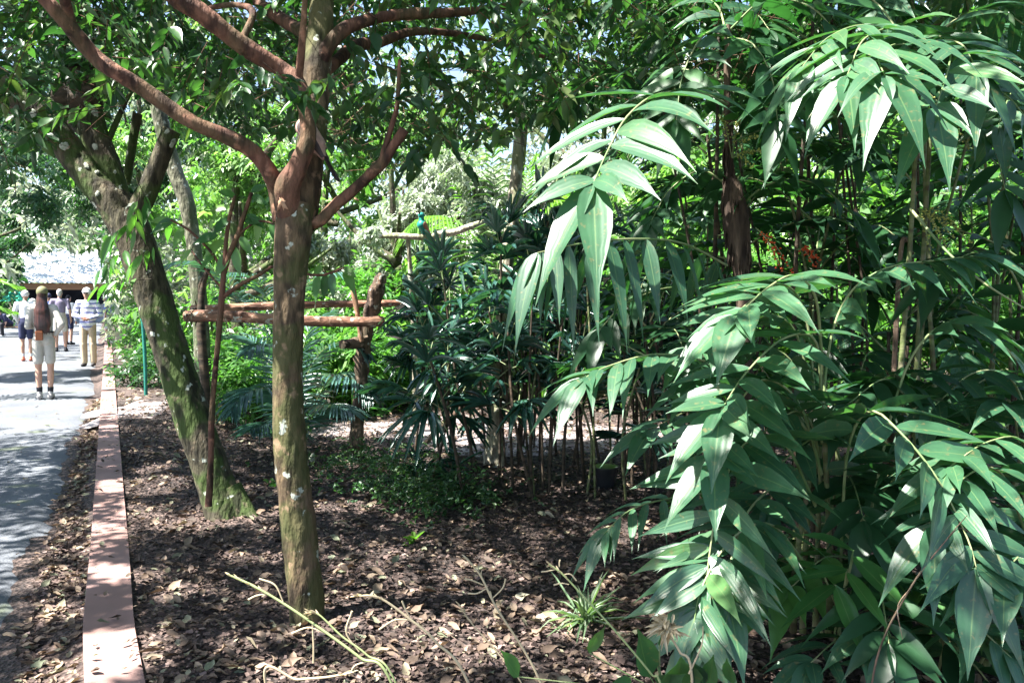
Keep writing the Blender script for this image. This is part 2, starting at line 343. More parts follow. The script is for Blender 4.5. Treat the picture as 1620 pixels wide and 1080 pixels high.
# ---------------------------------------------------------------- sun gaps (where the photograph shows direct light)
for a in [(165, 1050, None, .30), (175, 905, None, .10), (168, 770, None, .08), (240, 770, None, .33), (255, 745, None, .2), (215, 655, None, .2), (300, 940, None, .13), (230, 800, None, .1), (380, 880, None, .1), (280, 1000, None, .08), (620, 880, None, .12), (560, 950, None, .1), (720, 900, None, .08), (350, 940, None, .07),
          (610, 670, None, 1.0), (680, 720, None, .3), (760, 690, None, .45), (900, 690, None, .4), (560, 700, None, .3), (1000, 720, None, .3),
          (60, 900, None, .14), (90, 960, None, .12), (640, 1000, None, .10), (730, 960, None, .07), (900, 980, None, .16), (470, 1075, None, .16), (870, 1000, None, .1), (400, 1020, None, .08),
          (20, 620, None, .9), (110, 610, None, .5), (60, 665, None, .25), (60, 730, None, .1)]:
    gap(*a)
for a in [(975, 240, 2.9, .30), (930, 330, 2.7, .22), (1020, 320, 2.8, .2), (500, 990, 2.0, .22), (620, 1040, 2.0, .1), (560, 430, 11, 1.3), (380, 440, 12, 1.2), (700, 330, 11, 1.2), (850, 380, 11, 1.2), (1000, 330, 12, 1.3), (620, 300, 13, 1.3), (1150, 380, 10, 1.2), (1350, 380, 10, 1.2), (480, 560, 9, .6), (420, 250, 12, 1.2), (200, 520, 14, 1.2), (1540, 330, 9, 1.0), (1180, 490, 2.9, .25), (1250, 480, 3.0, .18), (1420, 110, 3.0, .28), (1330, 90, 3.1, .24),
          (1150, 600, 2.8, .2), (930, 610, 2.9, .16), (1080, 640, 2.8, .12), (1560, 540, 2.9, .25), (1290, 560, 2.9, .12), (1240, 720, 2.6, .12), (1600, 700, 2.7, .16),
          (1130, 780, 2.5, .08), (1560, 870, 2.5, .14), (1090, 880, 2.4, .1), (1350, 720, 2.5, .08), (1340, 940, 2.6, .09),
          (450, 610, 3.5, .15), (450, 715, 3.5, .22), (468, 890, 3.5, .13), (455, 480, 3.5, .1), (462, 800, 3.5, .14),
          (262, 560, 5.2, .24), (296, 665, 5.2, .2), (330, 760, 5.2, .26), (235, 450, 5.2, .2), (110, 240, 5.2, .1), (700, 520, 6.2, .4), (790, 450, 6, .5), (315, 450, 9, .5), (470, 320, 3.6, .05),
          (75, 540, 12.6, .25), (60, 520, 12.4, .3), (140, 510, 18.7, 1.5), (100, 500, 22, 1.5),
          (310, 495, 7.5, .25), (400, 500, 7.5, .12), (560, 495, 7.5, .2), (592, 460, 7.6, .2), (785, 690, 7.1, .25), (530, 560, 7.6, .3),
          (800, 420, 5.8, .2), (760, 490, 5.8, .25), (700, 430, 6, .2), (900, 430, 5.7, .1), (700, 360, 8.5, .6)]:
    GAPS.append((P(a[0], a[1], a[2]), a[3]))

GAPS.append((P(100, 430, 52), 4.0))
_rg = np.random.RandomState(5)
for _k in range(24): gap(_rg.uniform(220, 1010), _rg.uniform(750, 1075), None, _rg.uniform(.07, .2))  # random gaps added in the leaves for extra dapples
for _k in range(9): gap(_rg.uniform(60, 135), _rg.uniform(740, 1060), None, _rg.uniform(.05, .1))
for _k in range(16): GAPS.append((P(_rg.uniform(1020, 1600), _rg.uniform(420, 1000), _rg.uniform(2.5, 2.9)), _rg.uniform(.08, .18)))
for _k in range(10): GAPS.append((P(_rg.uniform(1100, 1600), _rg.uniform(0, 400), _rg.uniform(3.4, 4.6)), _rg.uniform(.12, .25)))
# ---------------------------------------------------------------- ground
KL = [(236-90, 1200), (133, 1080), (130, 990), (143, 860), (152, 740), (158, 650), (163, 585), (166, 535), (167.5, 510)]
KR = [(290, 1200), (236, 1080), (211, 975), (203, 880), (190, 690), (181, 590), (178, 540), (176, 512)]
KT = 0.13
def edge(pp, z):
    q = np.array([G(a, b, z) for a, b in pp]); q = q[np.argsort(q[:, 1])]
    return q
kl = edge(KL[1:], KT); kr = edge(KR[1:], KT)
def xat(q, y):
    y = np.asarray(y, float); x = np.interp(y, q[:, 1], q[:, 0])
    s0 = (q[1, 0]-q[0, 0])/(q[1, 1]-q[0, 1]); s1 = -0.51
    x = np.where(y < q[0, 1], q[0, 0]+s0*(y-q[0, 1]), x)
    return np.where(y > q[-1, 1], q[-1, 0]+s1*(y-q[-1, 1]), x)
KY = np.concatenate([np.linspace(-6, 3, 8)[:-1], np.linspace(3, 12, 40), np.linspace(13, 60, 30)])
def klx(y):
    k = 4; ys = np.linspace(-.15, .15, 5)
    return np.mean([xat(kl, y+d) for d in ys], axis=0)
def krx(y): return klx(y)+0.225+0.012*np.clip((6-np.asarray(y))/3, 0, 1)
EDGE = edge([(48, 1080), (44, 1010), (60, 930), (96, 830), (122, 740), (135, 690), (152, 640), (160, 600)], 0.0)
def ex(y): 
    y = np.asarray(y, float); x = xat(EDGE, y)
    x = np.where(y > EDGE[-1, 1]-1, np.minimum(klx(y)-0.12, x), x); x = np.where(y < 3.1, klx(y)-0.28, x)
    return x+0.03*np.sin(y*5)+0.02*np.sin(y*13+1)+0.015*np.sin(y*29)
def bedz(x, y):
    return 0.092+0.02*np.sin(x*1.7+y*.9)+0.014*np.sin(x*3.1-y*2.3+1)+0.008*np.sin(7*x+5*y)+0.006*np.sin(13*x-11*y)
def gridmesh(name, xs0, xs1, ys, nx, zf, mat, power=1.0):
    t = np.linspace(0, 1, nx)**power; X = xs0[:, None]*(1-t)+xs1[:, None]*t; Y = np.repeat(ys[:, None], nx, 1); Z = zf(X, Y)
    g = Geo(); i = np.arange(len(ys)-1)[:, None]*nx; j = np.arange(nx-1)[None]
    g.add(np.stack([X, Y, Z], -1).reshape(-1, 3), np.stack([i+j, i+j+1, i+nx+j+1, i+nx+j], -1).reshape(-1, 4))
    return struct(g.build(name, mat))
# materials of the ground
def soilmat():
    m, nt, N, L = newmat('bed_soil'); tc = N('ShaderNodeTexCoord')
    def nz(s, d=8):
        n = N('ShaderNodeTexNoise'); n.inputs['Scale'].default_value = s; n.inputs['Detail'].default_value = d; L(tc.outputs['Object'], n.inputs['Vector']); return n.outputs['Fac']
    r = ramp(nt, [(.3, (.016, .011, .010)), (.5, (.042, .03, .026)), (.7, (.11, .08, .068))]); L(nz(28), r.inputs[0])
    big = ramp(nt, [(.42, (.75, .72, .72)), (.6, (1.7, 1.6, 1.55))]); L(nz(.7, 3), big.inputs[0])
    mx = N('ShaderNodeMixRGB'); mx.blend_type = 'MULTIPLY'; mx.inputs[0].default_value = 1; L(r.outputs[0], mx.inputs[1]); L(big.outputs[0], mx.inputs[2])
    vo = N('ShaderNodeTexVoronoi'); vo.inputs['Scale'].default_value = 45; L(tc.outputs['Object'], vo.inputs['Vector'])
    b = N('ShaderNodeBsdfPrincipled'); b.inputs['Roughness'].default_value = .9; L(mx.outputs[0], b.inputs['Base Color'])
    bp = N('ShaderNodeBump'); bp.inputs['Strength'].default_value = .9; bp.inputs['Distance'].default_value = .03; L(vo.outputs['Distance'], bp.inputs['Height']); L(bp.outputs[0], b.inputs['Normal'])
    o = N('ShaderNodeOutputMaterial'); L(b.outputs[0], o.inputs[0]); return m
def asphaltmat():
    m, nt, N, L = newmat('path_asphalt'); tc = N('ShaderNodeTexCoord')
    def nz(s, d=8):
        n = N('ShaderNodeTexNoise'); n.inputs['Scale'].default_value = s; n.inputs['Detail'].default_value = d; L(tc.outputs['Object'], n.inputs['Vector']); return n.outputs['Fac']
    r = ramp(nt, [(.35, (.058, .064, .08)), (.5, (.088, .096, .112)), (.66, (.14, .147, .155))]); L(nz(120, 4), r.inputs[0])
    big = ramp(nt, [(.35, (.75, .76, .78)), (.65, (1.2, 1.2, 1.18))]); L(nz(1.3, 6), big.inputs[0])
    mx = N('ShaderNodeMixRGB'); mx.blend_type = 'MULTIPLY'; mx.inputs[0].default_value = 1; L(r.outputs[0], mx.inputs[1]); L(big.outputs[0], mx.inputs[2])
    mo = N('ShaderNodeMixRGB'); rr = ramp(nt, [(.58, (0, 0, 0)), (.66, (.6, .6, .6))]); L(nz(2.4, 7), rr.inputs[0]); L(rr.outputs[0], mo.inputs[0]); L(mx.outputs[0], mo.inputs[1]); mo.inputs[2].default_value = (.09, .11, .05, 1)
    b = N('ShaderNodeBsdfPrincipled'); b.inputs['Roughness'].default_value = .85; L(mo.outputs[0], b.inputs['Base Color'])
    bp = N('ShaderNodeBump'); bp.inputs['Strength'].default_value = .5; bp.inputs['Distance'].default_value = .008; L(nz(90, 5), bp.inputs['Height']); L(bp.outputs[0], b.inputs['Normal'])
    o = N('ShaderNodeOutputMaterial'); L(b.outputs[0], o.inputs[0]); return m
SOIL = soilmat()
g = Geo(); g.add([(-250, -60, -.08), (250, -60, -.08), (250, 300, -.08), (-250, 300, -.08)], [(0, 1, 2, 3)])
struct(g.build('ground', solid('far_ground', [(.06, .05, .035), (.10, .09, .05)], 3, .9)))
ys = np.concatenate([np.linspace(-5, 2, 8)[:-1], np.linspace(2, 12, 160), np.linspace(12.3, 62, 70)])
def bz(X, Y): return bedz(X, Y)-0.03*np.exp(-((X-krx(Y))/.12)**2*0)*0
gridmesh('garden_bed', krx(ys)-.01, krx(ys)+45, ys, 160, bz, SOIL, 2.2)
gridmesh('soil_strip', ex(ys)-.15, klx(ys)+.02, ys, 14, lambda X, Y: 0.012+0.012*np.sin(9*X+6*Y)+0.05*np.clip((X-ex(Y))/(klx(Y)-ex(Y)+.01), 0, 1), SOIL)
gridmesh('path', ex(ys)-24, ex(ys), ys, 60, lambda X, Y: 0.028+0*X-0.05*(X > ex(Y)-.001), asphaltmat(), .45)
# kerb: rounded long edging plank of painted concrete
kmat = solid('kerb_concrete', [(.20, .125, .108), (.235, .145, .128), (.27, .175, .158)], 2, .8, .3, 120, spec=.3, dist=.004)
prof = [(0, -.1), (0, KT-.012), (.004, KT-.004), (.012, KT), (.5, KT+.001), (.988, KT), (.996, KT-.004), (1, KT-.012), (1, -.1)]
kx0 = klx(KY); kx1 = krx(KY); g = Geo(); V = []
for i, y in enumerate(KY):
    for s, z in prof:
        V.append((kx0[i]+(kx1[i]-kx0[i])*s, y, z))
n = len(prof); i = np.arange(len(KY)-1)[:, None]*n; j = np.arange(n-1)[None]
g.add(V, np.stack([i+j, i+j+1, i+n+j+1, i+n+j], -1).reshape(-1, 4))
struct(g.build('kerb', kmat, smooth=False))

# pale sheets on the bed, with sunlit ground painted into their colour
SUNLITM = solid('sunlit_ground_paint', [(.10, .08, .075), (.26, .215, .205), (.42, .37, .36)], 3.2, .9, .6, 60)
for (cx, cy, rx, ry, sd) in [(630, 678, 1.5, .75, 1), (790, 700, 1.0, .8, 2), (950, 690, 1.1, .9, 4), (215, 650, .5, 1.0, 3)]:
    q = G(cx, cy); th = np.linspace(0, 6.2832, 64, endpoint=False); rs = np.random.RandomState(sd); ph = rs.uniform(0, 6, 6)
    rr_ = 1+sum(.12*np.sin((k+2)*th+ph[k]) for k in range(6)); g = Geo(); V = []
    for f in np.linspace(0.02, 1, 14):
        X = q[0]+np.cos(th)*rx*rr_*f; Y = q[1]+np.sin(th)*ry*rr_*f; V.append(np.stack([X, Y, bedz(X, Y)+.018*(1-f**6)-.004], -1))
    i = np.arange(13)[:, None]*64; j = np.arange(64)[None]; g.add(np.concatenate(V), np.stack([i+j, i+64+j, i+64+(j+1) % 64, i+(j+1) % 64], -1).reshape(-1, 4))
    struct(g.build('sunlit_ground', SUNLITM))
# leaf litter, mulch
def scatter(n, ylo, yhi, xl, xr, p=1.0):
    y = ylo+(yhi-ylo)*R.rand(n)**p; x = xl(y)+(xr(y)-xl(y))*R.rand(n); return x, y
def litter(name, T, n, area, L, W, zf, mat, flat=.35, valf=None, p=1.0):
    x, y = scatter(n, *area, p); z = zf(x, y); px, py, d = project(np.stack([x, y, z], -1))
    ok = (px > -150) & (px < 1770) & (py < 1200); x, y, z = x[ok], y[ok], z[ok]; m = len(x)
    g = Geo(); a = R.uniform(0, 6.28, m); D = np.stack([np.cos(a), np.sin(a), R.randn(m)*.12+.05], -1)
    U = np.array([0, 0, 1.])+R.randn(m, 3)*flat; s = R.uniform(.5, 1.3, m)
    leaves(g, T, np.stack([x, y, z+.004+R.rand(m)*.022], -1), D, U, L*s, W*s*R.uniform(.7, 1.2, m), 0, valf(m) if valf else None)
    return struct(g.build(name, mat), 'stuff')
bedr = lambda y: krx(y)+4+y*1.1
litter('small_fallen_leaves', T_CURL, 9000, (2.6, 9, lambda y: krx(y)+.02, bedr), .034, .016, bedz, M['litter'], .6, lambda m: R.beta(1.3, 2.0, m), 1.3)
litter('fallen_leaves', T_CURL, 12000, (2.6, 12.5, lambda y: krx(y)+.02, bedr), .068, .034, bedz, M['litter'], .42, lambda m: R.beta(1.3, 2.0, m), 1.25)
litter('wood_mulch', T_CHIP, 95000, (2.6, 11, lambda y: krx(y)+.01, bedr), .028, .015, lambda x, y: bedz(x, y)-.004, M['mulch'], .45, lambda m: R.beta(1.5, 2.2, m), 1.35)
litter('path_edge_leaves', T_CURL, 1500, (2.8, 12, lambda y: ex(y)-.03, klx), .055, .028, lambda x, y: .03+0*x, M['litter'], .4, lambda m: R.beta(2, 2, m), 1.2)
litter('path_edge_mulch', T_CHIP, 9000, (2.8, 12, lambda y: ex(y)-.02, klx), .03, .016, lambda x, y: .022+0*x, M['mulch'], .4, lambda m: R.beta(1.8, 1.8, m), 1.2)
litter('far_fallen_leaves', T_FAR, 9000, (11, 24, lambda y: krx(y)+.02, bedr), .10, .06, bedz, M['litter'], .5)
litter('kerb_top_leaves', T_CURL, 90, (2.8, 12, lambda y: klx(y)-.01, lambda y: krx(y)+.05), .045, .022, lambda x, y: KT+0*x, M['litter'], .2)
litter('stray_path_leaves', T_CURL, 60, (3, 12, lambda y: ex(y)-2.5, lambda y: ex(y)), .05, .025, lambda x, y: .03+0*x, M['litter'], .2)

# ---------------------------------------------------------------- foreground trees
def lichen_patch(parent, c, r, s, th, w, h, seed, lift=1.03):
    rs = np.random.RandomState(seed); k = s*(len(c)-1); i = int(min(k, len(c)-2)); f = k-i
    p = c[i]*(1-f)+c[i+1]*f; rr = r[i]*(1-f)+r[i+1]*f; t = nrm(c[i+1]-c[i])
    e = nrm(np.array([0, 0, CAMZ])-p); e = nrm(e-t*np.dot(e, t)); sd = np.cross(t, e)
    if sd[0] < 0: sd = -sd
    nA = 18; V = []; g = Geo()
    lobes = 1+.22*np.sin(2*np.linspace(0, 6.28, nA, endpoint=False)+rs.rand()*6)+.12*np.sin(5*np.linspace(0, 6.28, nA, endpoint=False)+rs.rand()*6)+rs.randn(nA)*.06
    for ring, (q, up) in enumerate([(.0, .004), (.6, .004), (.93, .002), (1, -.006)]):
        for a in range(nA):
            an = a/nA*6.2832; u = math.cos(an)*w*q*lobes[a]; v = math.sin(an)*h*q*lobes[a]; T = th+u/rr
            V.append(p+(rr*lift+up)*(e*math.cos(T)+sd*math.sin(T))+t*v)
    i = np.arange(3)[:, None]*nA; j = np.arange(nA)[None]
    g.add(V, np.stack([i+j, i+nA+j, i+nA+(j+1) % nA, i+(j+1) % nA], -1).reshape(-1, 4))
    return g.build('lichen_patch', M['lichen'], parent)
def crownfilter(boxes):
    return lambda p: clear_zone(p, boxes)
rootflare = lambda amp, k, s0=0.0: (lambda s, th: 1+amp*np.exp(-s/0.05)*(0.6+0.5*np.cos(k*th+s0)))

# --- red-branched tree
t1 = thing('red_branched_tree', G(490, 1040), 'slender tree in the foreground with mottled mossy trunk and smooth red-brown forking branches', 'tree')
g = Geo()
c1, r1 = px_tube(g, [(495, 1075, 3.6, 38), (492, 1035, 3.6, 29), (486, 960, 3.6, 27), (474, 850, 3.6, 27), (462, 740, 3.6, 25.5), (456, 640, 3.6, 23.5), (456, 540, 3.6, 23), (459, 440, 3.6, 25), (464, 375, 3.6, 29), (470, 325, 3.62, 32)],
                 sides=48, n=230, rough=0, disp=.075, flare=rootflare(.25, 5))
tr1 = g.build('trunk', M['trunkbark'], t1)
g = Geo()
px_tube(g, [(474, 360, 3.63, 24), (484, 290, 3.66, 25), (494, 210, 3.7, 22), (500, 120, 3.75, 22), (507, 40, 3.8, 19), (512, -60, 3.9, 17), (520, -220, 4.0, 12)], sides=30, n=120, disp=.07)
g.build('branch', M['trunkbark'], t1)
for pts in [[(458, 345, 3.58, 22), (455, 300, 3.52, 22), (472, 262, 3.5, 17), (487, 222, 3.5, 14), (484, 175, 3.52, 14), (470, 130, 3.56, 15), (450, 112, 3.58, 14), (415, 92, 3.55, 16), (370, 62, 3.5, 16), (320, 22, 3.45, 17), (270, -12, 3.4, 17), (200, -90, 3.3, 14)],
            [(446, 350, 3.6, 17), (438, 305, 3.6, 16), (428, 275, 3.55, 16), (400, 240, 3.5, 14), (360, 217, 3.45, 14), (310, 196, 3.4, 13.5), (270, 172, 3.38, 13.5), (225, 140, 3.35, 14), (180, 112, 3.3, 14), (150, 90, 3.3, 14), (120, 55, 3.25, 14), (95, 25, 3.2, 13), (55, -20, 3.15, 12), (0, -90, 3.0, 10)],
            [(113, 45, 3.24, 11), (106, 15, 3.2, 10), (92, -40, 3.1, 9)],
            [(478, 352, 3.62, 13), (505, 350, 3.6, 11), (530, 325, 3.6, 11), (562, 298, 3.58, 10), (590, 272, 3.56, 10), (606, 256, 3.55, 10), (622, 232, 3.54, 9.5), (640, 205, 3.53, 10)],
            [(604, 260, 3.55, 6), (608, 238, 3.54, 6), (618, 205, 3.54, 5), (628, 170, 3.54, 4.5), (630, 140, 3.54, 4), (632, 95, 3.55, 3)],
            [(502, 110, 3.74, 14), (520, 72, 3.74, 13), (548, 45, 3.78, 12), (600, 28, 3.9, 10), (660, 22, 4.05, 10), (720, 20, 4.2, 8), (800, 10, 4.4, 6), (900, -20, 4.6, 4)],
            [(500, 130, 3.74, 10), (530, 100, 3.9, 10), (565, 72, 4.1, 11), (600, 68, 4.3, 9), (660, 50, 4.6, 7), (760, 60, 5, 5), (860, 90, 5.3, 3.5)],
            [(472, 128, 3.56, 8), (476, 90, 3.5, 7), (480, 40, 3.45, 6), (485, -40, 3.4, 5)],
            [(505, 60, 3.8, 12), (470, 45, 4.0, 12), (430, 20, 4.2, 11), (390, -10, 4.4, 9)],
            [(380, 70, 3.5, 6), (400, 20, 3.6, 6), (370, 8, 3.7, 5), (320, 14, 3.8, 4)]]:
    g = Geo(); pts = [(a_, b_, c_q, r_*.86) for a_, b_, c_q, r_ in pts]; c, r = px_tube(g, pts, sides=20, n=len(pts)*10, disp=.10, capmat=0)
    stub = tuple(pts[0][:2]) == (478, 352)
    b = g.build('branch', M['redbark'], t1)
    if stub:
        g = Geo(); q = c[-1]; tt = nrm(c[-1]-c[-2]); tube(g, [q, q+tt*.01], [r[-1]*.92, r[-1]*.85], 12, 2); g.build('cut_end', M['cutwood'], b)
# orange scar where the limbs fork
g = Geo(); 
for (a, b, rx, rz, sd) in ((446, 318, .030, .045, 1), (458, 283, .024, .036, 2)):
    q = P(a, b, 3.48); rs = np.random.RandomState(sd)
    nA = 16; V = [q+np.array([0, -.014, 0])]
    for k in range(nA):
        an = k/nA*6.2832; rr_ = 1+.2*rs.randn()
        V.append(q+np.array([math.cos(an)*rx*rr_, .022, math.sin(an)*rz*rr_]))
    g.add(V, [(0, 1+(k+1) % nA, 1+k) for k in range(nA)])
g.build('bark_scar', M['cutwood'], t1)
for (py, th, w, h, sd) in [(480, .15, .026, .017, 1), (560, .55, .010, .011, 2), (400, .5, .018, .016, 3), (735, -.35, .022, .018, 4), (925, .75, .028, .045, 5), (945, -.35, .017, .017, 6), (680, .2, .011, .014, 7), (600, -.1, .008, .02, 8), (435, .1, .006, .006, 9), (850, -.6, .010, .013, 10), (800, .5, .008, .012, 11)]:
    s = (1075-py)/(1075-325.); lichen_patch(tr1, c1, r1, s, th, w, h, sd)
for (px, py, rr) in [(291, 182, 7)]: pass
# crown of the red-branched tree
clr = [(0, 300, 445, 2000, 0, 12), (520, 215, 1000, 2000, 0, 12), (445, 140, 530, 2000, 0, 3.75), (900, 195, 1700, 2000, 0, 12), (40, 385, 170, 2000, 0, 99)]
def f1(p):
    x, y, d = project(p); zc = 1.6+0.21*p[:, 1]
    low = 232+28*np.sin(x*.013)+14*np.sin(x*.041+1)-np.clip((x-880)*.35, 0, 80)
    low = np.where(x < 430, 215+60*np.sin(x*.011+2)+25*np.sin(x*.05), low)
    near = (d < 3.4) & (y > -60) & (x > -100) & (x < 1700)
    return ((y < low) | (y > 1300)) & ~near
g = Geo()
C = clumpy(inbox(400, (-3.0, 3.7, 2.5), (2.6, 7.6, 4.6)), 330, .2, 2700)
twigs(g, C, .34, T_LEAF, .085, .044, 9, .32, .25, 0, .0022, 1, .4, filt=f1)
# a few low shoots hanging in front of the fork and near the stub
C = np.array([P(*q) for q in [(500, 130, 3.3), (470, 135, 3.3), (440, 130, 3.35), (420, 105, 3.3), (655, 240, 4), (690, 220, 4), (640, 150, 3.5), (600, 140, 3.7), (570, 190, 4.2), (720, 230, 4.4), (545, 150, 4.0), (300, 110, 3.6), (340, 150, 3.7), (230, 90, 3.5), (380, 130, 3.6), (140, 60, 3.4), (260, 60, 3.5)]])
twigs(g, C, .25, T_LEAF, .09, .042, 10, .3, .25, 0, .0022, 1, .4, gaps=False)
g.build('foliage', [M['canopy'], M['redbark']], t1)
g = Geo(); C = clumpy(inbox(600, (-3.2, -.5, 4.3), (5.0, 7.4, 6.4)), int(UPPER*220), .3, int(UPPER*3700))  # leaves mostly above the view, put in to cast dappled shade
twigs(g, C, .45, T_FAR2, .12, .055, 9, .3, .2, 0, filt=f1)
C = clumpy(inbox(300, (-2.2, .2, 4.2), (1.6, 3.2, 5.6)), 70, .3, 850); twigs(g, C, .45, T_FAR2, .12, .055, 9, .3, .2, 0, filt=f1)  # extra overhead shoots, added to shade the right palms
g.build('shade_foliage', [M['canopy']], t1)

# --- mossy leaning tree
t2 = thing('mossy_leaning_tree', G(375, 850), 'thick leaning tree with green mossy trunk and lopped limbs beside the kerb', 'tree')
D2 = 5.35
g = Geo()
c2, r2 = px_tube(g, [(378, 872, D2, 46), (366, 838, D2, 36), (350, 790, D2, 30), (330, 730, D2, 28), (306, 665, D2, 28), (285, 600, D2, 27), (266, 540, D2, 26), (247, 480, D2, 27), (228, 420, D2, 28), (210, 370, D2, 29), (196, 335, D2, 27)], sides=48, n=160, disp=.05, flare=rootflare(.35, 4, 1.0))
# buttress root to the right
px_tube(g, [(366, 770, D2-.02, 16), (388, 810, D2-.05, 16), (410, 838, D2-.12, 10), (428, 858, D2-.2, 4)], sides=10, n=14, rough=.06)
px_tube(g, [(350, 790, D2-.06, 16), (345, 825, D2-.1, 13), (335, 856, D2-.2, 9), (318, 874, D2-.3, 4)], sides=10, n=14, rough=.06)
tr2 = g.build('trunk', M['mossbark'], t2)
limbs = [[(203, 368, D2, 30), (180, 325, D2, 30), (150, 290, D2, 29), (118, 250, D2, 27), (85, 205, D2-.05, 27), (50, 178, D2-.1, 28), (10, 145, D2-.15, 28), (-60, 80, D2-.2, 26), (-160, -10, D2-.3, 22)],
         [(200, 360, D2, 26), (182, 310, D2+.05, 27), (165, 260, D2+.1, 28), (150, 215, D2+.1, 25), (140, 175, D2+.1, 24), (128, 140, D2+.1, 26)],
         [(206, 350, D2, 22), (228, 315, D2, 20), (246, 270, D2, 18), (260, 235, D2, 17), (272, 206, D2, 17)],
         [(146, 215, D2+.1, 12), (120, 200, D2+.3, 10), (80, 160, D2+.6, 9), (40, 150, D2+.8, 8)],
         [(170, 225, D2+.1, 6), (190, 180, D2+.2, 5), (205, 150, D2+.2, 4), (230, 115, D2+.3, 3)],
         [(200, 290, D2+.5, 8), (210, 225, D2+.6, 8), (218, 180, D2+.6, 9)]]
lc = []
for k, pts in enumerate(limbs):
    g = Geo(); lc.append(px_tube(g, [(a_, b_, c_q, r_*.82) for a_, b_, c_q, r_ in pts], sides=26, n=len(pts)*10, disp=.05)); g.build('limb', M['mossbark'], t2)
for (py, th, w, h, sd) in [(372, .5, .022, .018, 21), (400, -.4, .035, .03, 22), (352, .4, .015, .02, 23), (520, -.5, .01, .02, 24), (640, .3, .012, .02, 25), (700, .7, .01, .03, 26)]:
    lichen_patch(tr2, c2, r2, (872-py)/(872-335.), th, w, h, sd)
for (s, th, w, h, sd) in [(.42, -.1, .025, .034, 31), (.30, .3, .016, .02, 32), (.26, .6, .014, .015, 33), (.60, 0, .026, .026, 34), (.5, .5, .013, .02, 35), (.66, .2, .01, .012, 36), (.18, -.3, .02, .012, 37)]:
    lichen_patch(t2, lc[0][0], lc[0][1], s, th, w, h, sd)
for (s, th, w, h, sd) in [(.5, -.2, .015, .03, 41), (.75, .4, .02, .035, 42), (.3, .5, .01, .015, 43)]:
    lichen_patch(t2, lc[1][0], lc[1][1], s, th, w, h, sd)
lichen_patch(t2, lc[2][0], lc[2][1], .85, .6, .02, .03, 44)
# epiphyte root ball on the lopped middle limb
ep = thing('epiphyte_clump', P(128, 150, D2+.1), 'dark fibrous epiphyte root ball sprouting thin stems on top of the mossy tree stump limb', 'epiphyte')
g = Geo(); q = P(128, 150, D2+.1)
V = []; nu, nv = 16, 24
for i in range(nu):
    for j in range(nv):
        a = math.pi*i/(nu-1); b = 6.2832*j/nv; rr_ = .15*(1+.12*math.sin(3*b+2*a)+.1*R.randn())
        V.append(q+np.array([math.sin(a)*math.cos(b)*rr_*.95, math.sin(a)*math.sin(b)*rr_*.9, math.cos(a)*rr_*1.25]))
i = np.arange(nu-1)[:, None]*nv; j = np.arange(nv)[None]
g.add(V, np.stack([i+j, i+nv+j, i+nv+(j+1) % nv, i+(j+1) % nv], -1).reshape(-1, 4))
for k in range(260):
    d = nrm(R.randn(3)*[1, 1, 1]); a = q+d*.13*np.array([1, .9, 1.2]); e = a+nrm(d+R.randn(3)*.7)*R.uniform(.04, .12)-[0, 0, .03]
    tube(g, [a, (a+e)/2+R.randn(3)*.012, e], [.002, .002, .001], 3, 4, caps=False)
g.build('root_ball', M['darkcane'], ep)
for (a0, a1, bb) in [(128, 120, 20), (138, 138, 10), (150, 168, -20), (118, 95, 40)]:
    g = Geo(); p0 = P(a0, 140, D2+.1); p1 = P(a1, bb, D2+.1); tube(g, [p0, (p0+p1)/2+R.randn(3)*.03, p1], [.010, .008, .005], 6, 12)
    C = p1+R.randn(9, 3)*.16; twigs(g, C, .25, T_LEAF, .10, .045, 8, .3, .2, 1, .002, 0, .3, gaps=False); g.build('stem', [M['darkcane'], M['mossleaf']], ep)
def f2(p):
    x, y, d = project(p)
    low = np.where(x < 230, 120+40*np.sin(x*.03)+np.clip((x-20)*.1, 0, 40), 175+40*np.sin(x*.02))
    return ((y < low) | (x < -40) | (d < 1)) & ~((d < 5.2) & (y > -40))
g = Geo(); C = clumpy(inbox(400, (-6.5, 5.3, 2.7), (-1.4, 8.2, 4.8)), 240, .25, 2300)
twigs(g, C, .36, T_LEAF, .095, .042, 9, .32, .25, 0, .0022, 1, .4, filt=f2); g.build('foliage', [M['mossleaf'], M['darkcane']], t2)
g = Geo(); C = clumpy(inbox(500, (-9.5, .5, 4.0), (-2.8, 8.5, 6.2)), int(UPPER*190), .32, int(UPPER*3900))  # leaves mostly above the view, put in to shade path and bed
twigs(g, C, .45, T_FAR2, .12, .055, 9, .3, .2, 0, filt=f2); C = clumpy(inbox(300, (-8.6, 1.2, 4.0), (-3.6, 7.0, 5.6)), 120, .35, 1500); twigs(g, C, .45, T_FAR2, .12, .055, 9, .3, .2, 0, filt=f2)  # second, denser overhead box added to darken the near path
g.build('shade_foliage', [M['mossleaf']], t2)
# drooping sprays hanging from the mossy tree by the trunk
g = Geo()
for hs_i, q in enumerate([(215, 335, 4.9), (190, 360, 5.0), (240, 330, 5.0), (178, 405, 5.1), (185, 440, 5.1), (160, 400, 5.6), (270, 350, 5.1), (225, 400, 5.0)]):
    g = Geo(); twigs(g, P(*q)[None], .22, T_LEAF, .12, .045, 5, .3, .4, 0, .0025, 1, .9, gaps=False); g.build('hanging_shoot', [M['under'], M['darkcane']], t2)

